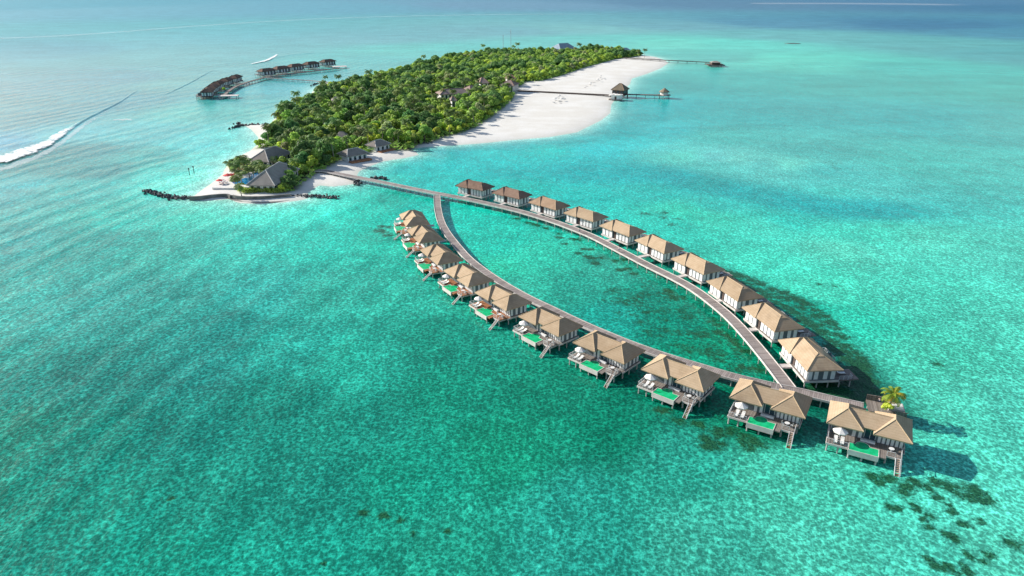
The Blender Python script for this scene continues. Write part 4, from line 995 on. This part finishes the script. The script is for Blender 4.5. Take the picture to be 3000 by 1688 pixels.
wall_along('sea_wall', [zW(x, y, 1.3) for x, y in ((1035,712),(1090,725),(1200,728),(1350,728),(1500,716),(1660,702))], .8, 1.7, -1, M['seawall'], 'low grey sea wall along the right half of the sandy tip, below the pavilion hedge')
poly_slab('rubble_apron', [zW(x, y) for x, y in ((950,735),(1030,762),(1120,778),(1300,793),(1480,790),(1650,765),(1640,745),(1400,757),(1200,757),(1080,745),(1020,730))], -.6, .22, M['seawall'], 'narrow rubble apron in the water at the foot of the sea wall', 'rubble')
ROCKS = []
for s in range(5):
    bm = bmesh.new(); bmesh.ops.create_icosphere(bm, subdivisions=2, radius=1); r = random.Random(s)
    for v in bm.verts: v.co *= 1+r.uniform(-.22, .2); v.co.z *= .75
    me = bpy.data.meshes.new('boulder'); bm.to_mesh(me); bm.free(); me.materials.append(M['rock']); ROCKS.append(me)
def rocks(pts, n, spread, size, label, group, z=.35):
    P = smooth(pts, 1); s = [0]
    for a, b in zip(P[:-1], P[1:]): s.append(s[-1]+(b-a).length)
    for i in range(n):
        t = s[-1]*(i+rng.random()*.8)/n; k = max(j for j in range(len(s)) if s[j] <= t); k = min(k, len(P)-2)
        p = P[k].lerp(P[k+1], (t-s[k])/(s[k+1]-s[k])); o = link('boulder', ROCKS[rng.integers(5)])
        o.location = (p.x+rng.normal()*spread*.5, p.y+rng.normal()*spread, z+rng.uniform(-.25,.4)); q = size*rng.uniform(.7,1.25); o.scale = (q, q, q*.85); o.rotation_euler = tuple(rng.uniform(0,3,3))
        o.scale = (o.scale.x, o.scale.y, o.scale.z*.7); tag(o, label, 'boulder', group)
rocks([zW(x, y) for x, y in ((90,668),(190,690),(300,722),(420,742),(570,742))], 130, 1.1, .62, 'dark boulder in the breakwater left of the sandy tip', 'boulders of the left breakwater', .3)
rocks([zW(x, y) for x, y in ((1650,722),(1800,722),(1950,724),(2070,732),(2160,742))], 105, .9, .55, 'dark boulder in the breakwater right of the sea wall', 'boulders of the right breakwater', .25)
zL = zoom(500,130,4.675)
rocks([zL(x, y) for x, y in ((800,1165),(880,1145),(970,1115),(1100,1108),(1340,1100))], 46, .9, .85, 'dark boulder in the small groyne at the western beach', 'boulders of the western groyne')
rocks([zL(x, y) for x, y in ((900,1100),(950,1095))], 9, 1.2, .9, 'large dark boulder heaped on the western groyne head', 'boulders of the western groyne head', .7)
rocks([zG(x, y) for x, y in ((1260,1215),(1290,1270))], 14, 1.3, .8, 'dark boulder piled under the start of the boardwalk', 'boulders under the boardwalk start')
rocks([zG(x, y) for x, y in ((1430,1188),(1600,1195))], 18, .8, .8, 'dark boulder in the low reef just behind the boardwalk start', 'boulders behind the boardwalk start')
rocks([zA(x, y) for x, y in ((60,1270),(250,1255))], 16, 1.5, .9, 'dark boulder at the corner between the two beaches', 'boulders between the two beaches')
rocks([zL(x, y) for x, y in ((1910,575),(2080,530))], 12, 1.2, .9, 'dark boulder where the villa bridge meets the western shore', 'boulders at the villa bridge')
for u0, v0, v1, lab in ((556,514,496,'left marker post standing in the shallow water off the tip'), (569,508,490,'right marker post standing in the shallow water off the tip')):
    p = at(u0, v0); root = empty('marker_post', (p.x, p.y, 0), label=lab, cat='post')
    MB().tube([(0,0,-1),(0,0,3.3)], .16, 6).build('pole', M['darkwood'], root); MB().box(-.35,-.1,2.9,.35,.1,3.5).build('cross_board', M['darkwood'], root)
RP = make_parasol(M['red_canvas'], 1.7)
for i, (x, y, s, lab) in enumerate(((1010,600,1.2,'large red parasol in the palm garden'),(700,760,1.2,'red parasol on the sandy terrace left of the pool'),(780,730,1.,'red parasol partly behind the one left of the pool'),(500,850,.9,'leftmost pinkish red parasol near the water'),(840,700,.8,'small red parasol against the garden bed'))):
    o = RP if i == 0 else copy_tree(RP); p = zT(x, y+10, 3.6); o.location = (p.x, p.y, 1.5); o.scale = (s,)*3; tag(o, lab, 'parasol', 'red parasols at the island pool')
for i, (x, y) in enumerate(((520,960),(560,930),(600,955),(650,925),(700,950),(610,900))):
    p = zT(x, y, 1.7); place(LOUNGER, (p.x, p.y, 1.63), .4, f'white pool lounger on the terrace left of the blue pool, {ORD[i]} from the left', 'sun lounger', 'loungers beside the island pool')
# beach furniture
zH = zoom(1500,100,3.677)
spots = [(445,735),(470,715),(490,690),(505,720),(520,745),(530,700),(545,680),(560,705),(500,672),(525,725),(460,745)]
for i, (x, y) in enumerate(spots):
    p = zH(x, y, 1.3); place(LOUNGER, (p.x, p.y, 1.28), rng.uniform(1.2,1.9), 'sun lounger in the cluster on the beach in front of the path', 'sun lounger', 'loungers clustered in front of the beach path')
for i, (x, y) in enumerate([(785,578),(800,565),(840,545),(870,525),(885,520),(915,505),(935,500),(950,470),(960,488),(1000,488),(980,480)]):
    p = zH(x, y, 1.3); place(LOUNGER, (p.x, p.y, 1.28), rng.uniform(1.2,1.9), 'sun lounger in the line on the beach behind the path', 'sun lounger', 'loungers in line behind the beach path')
for i, (x, y, a) in enumerate(((465,712,'in front of'),(510,680,'in front of'),(535,712,'in front of'),(845,543,'behind'),(925,503,'behind'),(955,465,'behind'))):
    p = zH(x, y, 2.); o = copy_tree(PARASOL); o.location = (p.x, p.y, 1.25); tag(o, f'small pale beach parasol among the loungers {a} the beach path', 'parasol', f'pale parasols {a} the beach path')

# ------------------------------------------------------------ jetties
walkway('beach_path', 'dark raised timber path crossing the white beach to the thatched hut', [zH(x, y, 1.6) for x, y in ((60,612),(200,618),(500,633),(800,648),(1010,658),(1080,662))], 3.4, 1.9, 6, beam=(1,1), mats=('darkwood','darkwood','darkwood'), cat='path')
walkway('jetty', 'timber jetty running from the thatched beach hut out to the little round-roofed hut', [zH(x, y, 2.) for x, y in ((1100,650),(1200,658),(1400,662),(1600,668))], 3.6, 2.7, 7.4, mats=('walk','darkwood','darkwood'))
walkway('jetty', 'far timber jetty leaving the tip of the beach for a dark end shelter', [zH(x, y, 2.) for x, y in ((1200,258),(1400,272),(1600,284),(1800,294),(2000,303),(2140,312))], 4.0, 2.6, 11, mats=('darkwood','darkwood','darkwood'))
zJ = zoom(1720,200,9.908)
a = zJ(690,612,6.5); b = zJ(1075,640,6.5); c_ = zJ(1140,580,6.5); q = rect_from(a, b, c_)
hut = hip_building('thatched_hut', 'thatched square hut on stilts where the beach path meets the jetty', q[0], q[1], q[2], max(q[3], q[2]*.85), 6.2, 10.8, q[2]*.42, M['thatch_olive'], wallm=M['darkwood'], capm=M['cap_brown'], cat='hut', zg=3.1)
MB().box(-.5,-1.5,1.9,q[2]+.5,q[2]*.9,2.2).build('deck', M['timber'], hut); stilts(hut, [(0,0),(q[2],0),(0,q[2]*.8),(q[2],q[2]*.8)], 1.9, .25)
a = zJ(700,915,.6); b = zJ(1000,925,.6); w = (b-a).length; ang = math.atan2((b-a).y, (b-a).x)
root = empty('dive_centre', (a.x, a.y, 0), ang, label='low white flat-roofed building with a dark door in front of the thatched hut', cat='building')
MB().box(0,0,.9,w,6,4.).build('wall', M['white'], root); panel(root, 'door', M['darkwood'], w*.32, -.06, .95, w*.5, -.008, 3.2); MB().box(-2.,-1.2,.45,w+.4,6.5,.89).build('deck', M['timber'], root)
MB().box(-.4,-.4,4.,w+.4,6.4,4.25).build('roof', M['wall_light'], root); stilts(root, [(-1.5,-.8),(w,-.8),(-1.5,5),(w,5)], .45, .2)
for i, (x, y) in enumerate(((700,775),(790,745),(880,760),(960,770))):
    p = zJ(x, y, 4.6); o = copy_tree(PARASOL); o.location = (p.x, p.y, 2.2); o.scale = (1.5,1.5,1.1); tag(o, f'greyish parasol on the deck of the thatched hut, {ORD[i]} from the left', 'parasol', 'parasols around the thatched hut')
def octa(name, label, cx, r, zfloor, ze, zt, roofm, wallm, cat='hut'):
    root = empty(name, (cx.x, cx.y, 0), label=label, cat=cat); ring = lambda rr: [(rr*math.cos(i*math.pi/4+.39), rr*math.sin(i*math.pi/4+.39)) for i in range(8)]
    MB().hull([(x,y,ze) for x,y in ring(r)]+[(x,y,ze-.3) for x,y in ring(r)]+[(0,0,zt)]).build('roof', roofm, root)
    MB().prism(ring(r*.72), zfloor, ze-.05).build('wall', wallm, root); MB().prism(ring(r*1.25), zfloor-.3, zfloor-.01).build('deck', M['timber'], root)
    stilts(root, [(x*.95, y*.95) for x, y in ring(r)], zfloor-.3, .22); return root
octa('jetty_hut', 'little round-roofed thatched hut at the seaward end of the jetty', zJ(2230,870,0), 4.4, 2.7, 5.2, 8.2, M['thatch_olive'], M['wall_light'])
p = zH(2185,350,0); root = empty('jetty_shelter', (p.x, p.y, 0), 0, label='dark boxy shelter at the end of the far jetty', cat='shelter')
MB().box(-9,-7,1.6,9.5,10,2.4).build('deck', M['darkwood'], root); MB().box(-4.6,-3.6,2.1,4.6,4,4.6).build('wall', M['darkwood'], root); hull_roof(MB(), -5.4,-4.6,5.6,5,4.7,6.2,[(-1.5,0),(1.5,0)],.25).build('roof', M['shingle'], root)
stilts(root, [(-5.5,-4.5),(6,-4.5),(-5.5,6.5),(6,6.5),(0,-4.5)], 1.6, .3)
p = at(2320,128); o = poly_slab('sandbar', [at(2298,127.2), at(2325,126.8), at(2346,128.4), at(2338,129.2), at(2310,128.6)], -.5, .5, M['rock'], kind='structure')

# ------------------------------------------------------------ far villas on the western side
FARL = [(-241,569,104),(-247,591,99),(-252,613,95),(-254,636,92),(-254,658,90)]
FARR = [(at(u, v, 5.).x, at(u, v, 5.).y, 56) for u, v in ((768,212.5),(812,205.5),(855,198.5),(902,191.5),(951,184.5))]
fp = make_lagoon_villa(M['thatch_red'], M['cap_brown'], True); ff = True
for grp, arr, txt in (('brown villas of the nearer western row', FARL, 'nearer western row over the water'), ('brown villas of the farther western row', FARR, 'farther western row over the water')):
    for i, (x, y, t) in enumerate(arr):
        o = fp if ff else copy_tree(fp); ff = False
        o.location = (x, y, 0); o.rotation_euler.z = R(t); o.scale = (1.13, 1.13, 1.08) if arr is FARL else (1.24, 1.18, 1.1)
        tag(o, f'red-brown thatched stilt villa, {ORD[i]} from the left in the {txt}', 'villa', grp)
z7 = zoom(550,200,11.71); z8 = zoom(720,150,8.587)
walkway('boardwalk', 'western boardwalk along both rows of red-brown villas', [z7(1230,940,2.),z7(1350,820,2.),z7(1600,640,2.),z7(1800,560,2.),z7(2000,490,2.),z7(2250,420,2.),z8(500,655,2.),z8(700,620,2.),z8(1000,575,2.),z8(1500,525,2.),z8(2000,470,2.),z8(2350,420,2.)], 2.8, 2., 6., mats=('timber','timber','pile'))
walkway('bridge', 'narrow bridge linking the western villas with the forest shore', [z8(480,668,2.),z8(950,695,2.),z8(1300,720,2.),z8(1600,738,2.),z8(2060,780,2.)], 2.4, 1.98, 6.2, mats=('walk','beam','pile'), cat='bridge')
p = z7(1280,940,2.); root = empty('timber_platform', (p.x, p.y, 0), R(8), label='pale-topped stilt platform at the near end of the western boardwalk', cat='platform')
MB().box(-4.5,-4,1.8,10.5,3.5,2.15).build('deck', M['beam'], root); stilts(root, [(-4,-3.5),(0,-3.5),(4,-3.5),(9.5,-3.5),(-4,3),(9.5,3)], 1.8, .25)
p = z8(2330,385,2.); root = empty('timber_platform', (p.x, p.y, 0), R(20), label='small pale stilt platform at the far end of the western boardwalk', cat='platform')
MB().box(-6,-5,1.7,9,5,2.1).build('deck', M['beam'], root); stilts(root, [(-5,-4),(8,-4),(0,-4),(-5,4),(8,4)], 1.7, .25)
o = empty('shrub', z7(1250,790,2.1), label='yellow-green shrub on the near end of the western boardwalk', cat='shrub'); link('crown', VARS[12]['crown'], o); o.scale = (.7,)*3

# ------------------------------------------------------------ shrub on the palm platform, people
o = empty('shrub', at(2599, 1200, 2.4), label='round green shrub at the foot of the platform palm', cat='shrub')
V, F = crown_arrays(1.25, 1.5, 555, nl=5, nq=70, qs=.2); link('crown', crown_mesh(V, F, LEAF[2]), o); MB().tube([(0,0,0),(0,0,.7)], .08, 5).build('stem', M['bark'], o)
def skin(name, joints, edges, m, parent, root_i=0):
    me = bpy.data.meshes.new(name); me.from_pydata([j[0] for j in joints], edges, []); me.materials.append(m)
    o = link(name, me, parent); sk = o.modifiers.new('skin', 'SKIN'); ss = o.modifiers.new('sub', 'SUBSURF'); ss.levels = 1; ss.render_levels = 2
    for i, j in enumerate(joints): me.skin_vertices[0].data[i].radius = (j[1], j[1]*(j[2] if len(j) > 2 else 1)); 
    me.skin_vertices[0].data[root_i].use_root = True
    return o
def person(p, rz, label, seated=False, top='shirt_white'):
    root = empty('person', p, rz, label=label, cat='person')
    if not seated:
        J = [((0,0,.95),.13,.8),((0,0,1.2),.12,.8),((0,0,1.42),.14,.7),((0,0,1.52),.055),((0,-.01,1.62),.085),((0,0,1.70),.09),
             ((.19,0,1.42),.06),((.25,.03,1.15),.042),((.25,-.08,.92),.032),((-.19,0,1.42),.06),((-.25,-.03,1.15),.042),((-.25,-.1,.92),.032),
             ((.1,0,.88),.085),((.11,-.06,.5),.058),((.11,.02,.1),.04),((.11,-.14,.04),.035),((-.1,0,.88),.085),((-.11,.1,.5),.058),((-.11,.16,.1),.04),((-.11,.02,.04),.035)]
    else:
        J = [((0,0,.5),.13,.8),((0,0,.75),.12,.8),((0,0,.97),.14,.7),((0,0,1.07),.055),((0,-.01,1.17),.085),((0,0,1.25),.09),
             ((.19,0,.97),.06),((.25,-.05,.72),.042),((.2,-.25,.6),.032),((-.19,0,.97),.06),((-.25,-.05,.72),.042),((-.2,-.25,.6),.032),
             ((.1,-.06,.5),.085),((.12,-.45,.5),.058),((.12,-.47,.12),.04),((.12,-.6,.04),.035),((-.1,-.06,.5),.085),((-.12,-.45,.5),.058),((-.12,-.47,.12),.04),((-.12,-.6,.04),.035)]
    E_ = [(0,1),(1,2),(2,3),(3,4),(4,5),(2,6),(6,7),(7,8),(2,9),(9,10),(10,11),(0,12),(12,13),(13,14),(14,15),(0,16),(16,17),(17,18),(18,19)]
    b = skin('body', J, E_, M['skin'], root)
    skin('shirt', [(J[0][0],.145,.85),(J[1][0],.135,.85),(J[2][0],.155,.75),(J[6][0],.075),(tuple((Vector(J[6][0])+Vector(J[7][0]))/2),.06),(J[9][0],.075),(tuple((Vector(J[9][0])+Vector(J[10][0]))/2),.06)], [(0,1),(1,2),(2,3),(3,4),(2,5),(5,6)], M[top], root)
    skin('shorts', [(J[0][0],.15,.85),(J[12][0],.1),(tuple(Vector(J[12][0]).lerp(Vector(J[13][0]),.7)),.08),(J[16][0],.1),(tuple(Vector(J[16][0]).lerp(Vector(J[17][0]),.7)),.08)], [(0,1),(1,2),(0,3),(3,4)], M['shorts'], root)
    h = Vector(J[5][0]); skin('hair', [(tuple(h+Vector((0,.02,.03))),.1),(tuple(h+Vector((0,.05,-.05))),.075)], [(0,1)], M['hair'], root)
    return root
person(at(1698,682,2.0), .8, 'person in a white top walking on the boardwalk, nearer the island')
person(at(1813,738,2.0), 2.2, 'person in white top and blue shorts walking on the boardwalk, nearer the fork')
person(pw(1.9,2.9,1.96), R(150), 'person in white top and blue shorts sitting on the end platform', seated=True)

# ------------------------------------------------------------ breakers and swell
def foam_mat(top=.93, name='sea_foam'):
    m, t = mat(name, (.85, .88, .88), .6, .2); g = t.new('ShaderNodeNewGeometry'); pos = g.outputs['Position']
    a = t.new('ShaderNodeAttribute', attribute_name='foam'); n = t.noise(pos, .35, 5, .7); n2 = t.noise(pos, .08, 3)
    f = t.math('ADD', a.outputs['Fac'], t.math('ADD', t.math('MULTIPLY', t.math('SUBTRACT', n, .5), 2.0), t.math('MULTIPLY', t.math('SUBTRACT', n2, .5), .9)))
    t.link(t.math('MULTIPLY', t.ramp(f, .3, .7), top), t.b.inputs['Alpha']); t.bump(n, .8, .4); return m
M['foam'] = foam_mat()
M['slick'] = foam_mat(.20, 'sea_slick'); M['wash'] = foam_mat(.32, 'sea_wash')
def strip(name, up, lo, label, m, z=.12, h=0., prof=None, kind='structure', n=6):
    up = smooth([at(*p) for p in up], 3); lo = smooth([at(*p) for p in lo], 3); k = min(len(up), len(lo)); V = []; A = []
    pu = lambda P, t: P[min(int(t*(len(P)-1)), len(P)-2)].lerp(P[min(int(t*(len(P)-1)), len(P)-2)+1], t*(len(P)-1)-min(int(t*(len(P)-1)), len(P)-2))
    N_ = 90
    for i in range(N_+1):
        a, b = pu(up, i/N_), pu(lo, i/N_)
        for j in range(n+1):
            s = j/n; q = a.lerp(b, s); V.append((q.x, q.y, z+h*math.sin(math.pi*s)**1.5*math.sin(math.pi*min(1,max(0,i/N_)))**.5)); A.append((1-abs(2*s-1)**2)*min(1, 4*(1-i/N_), 4*i/N_+.6)*.78)
    Q = [(i*(n+1)+j, i*(n+1)+j+1, (i+1)*(n+1)+j+1, (i+1)*(n+1)+j) for i in range(N_) for j in range(n)]
    me = npmesh(name, np.array(V), np.array(Q), m, True); a_ = me.attributes.new('foam', 'FLOAT', 'POINT'); a_.data.foreach_set('value', np.array(A, np.float32))
    if m is M['sea']:
        col, _ = sea_attr(np.array(V)[:, :2]); c = me.color_attributes.new('sea', 'FLOAT_COLOR', 'POINT'); c.data.foreach_set('color', np.concatenate([col, np.ones((len(V),1))],1).astype(np.float32).ravel())
    return tag(link(name, me), label, kind=kind)
strip('surf', [(-60,464),(0,451),(60,436),(117,418),(180,381),(242,353)], [(-60,506),(0,491),(60,472),(117,453),(175,417),(240,361)], None, M['foam'], .75)
strip('surf', [(-60,500),(0,486),(60,466),(117,448),(175,412),(250,352),(330,312)], [(-60,530),(0,512),(60,490),(120,468),(185,428),(262,366),(338,322)], None, M['wash'], .15)
strip('surf', [(735,188),(780,176),(800,164),(815,158)], [(735,190),(785,181),(805,172),(816,161)], None, M['foam'], .7)
strip('surf', [(330,350),(360,347),(392,349)], [(330,355),(360,356),(392,355)], None, M['wash'], .2)
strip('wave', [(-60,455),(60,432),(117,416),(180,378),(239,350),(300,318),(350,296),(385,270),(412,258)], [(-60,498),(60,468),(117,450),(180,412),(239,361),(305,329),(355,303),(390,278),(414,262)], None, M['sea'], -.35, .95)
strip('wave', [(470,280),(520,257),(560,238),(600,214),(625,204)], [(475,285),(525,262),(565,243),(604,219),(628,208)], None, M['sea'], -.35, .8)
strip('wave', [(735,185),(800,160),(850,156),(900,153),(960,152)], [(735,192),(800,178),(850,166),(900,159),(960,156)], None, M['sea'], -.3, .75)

# thin bands of slick and wake on the far sea
strip('foam_line', [(-100,113),(200,104),(600,72),(1000,50),(1500,40),(2000,42)], [(-100,118),(200,109),(600,75.5),(1000,52.5),(1500,42),(2000,43.5)], None, M['slick'], .2)
strip('foam_line', [(2200,8),(2500,7),(2850,12)], [(2200,12.5),(2500,14),(2850,18)], None, M['slick'], .2)
print('objects', len(bpy.data.objects))
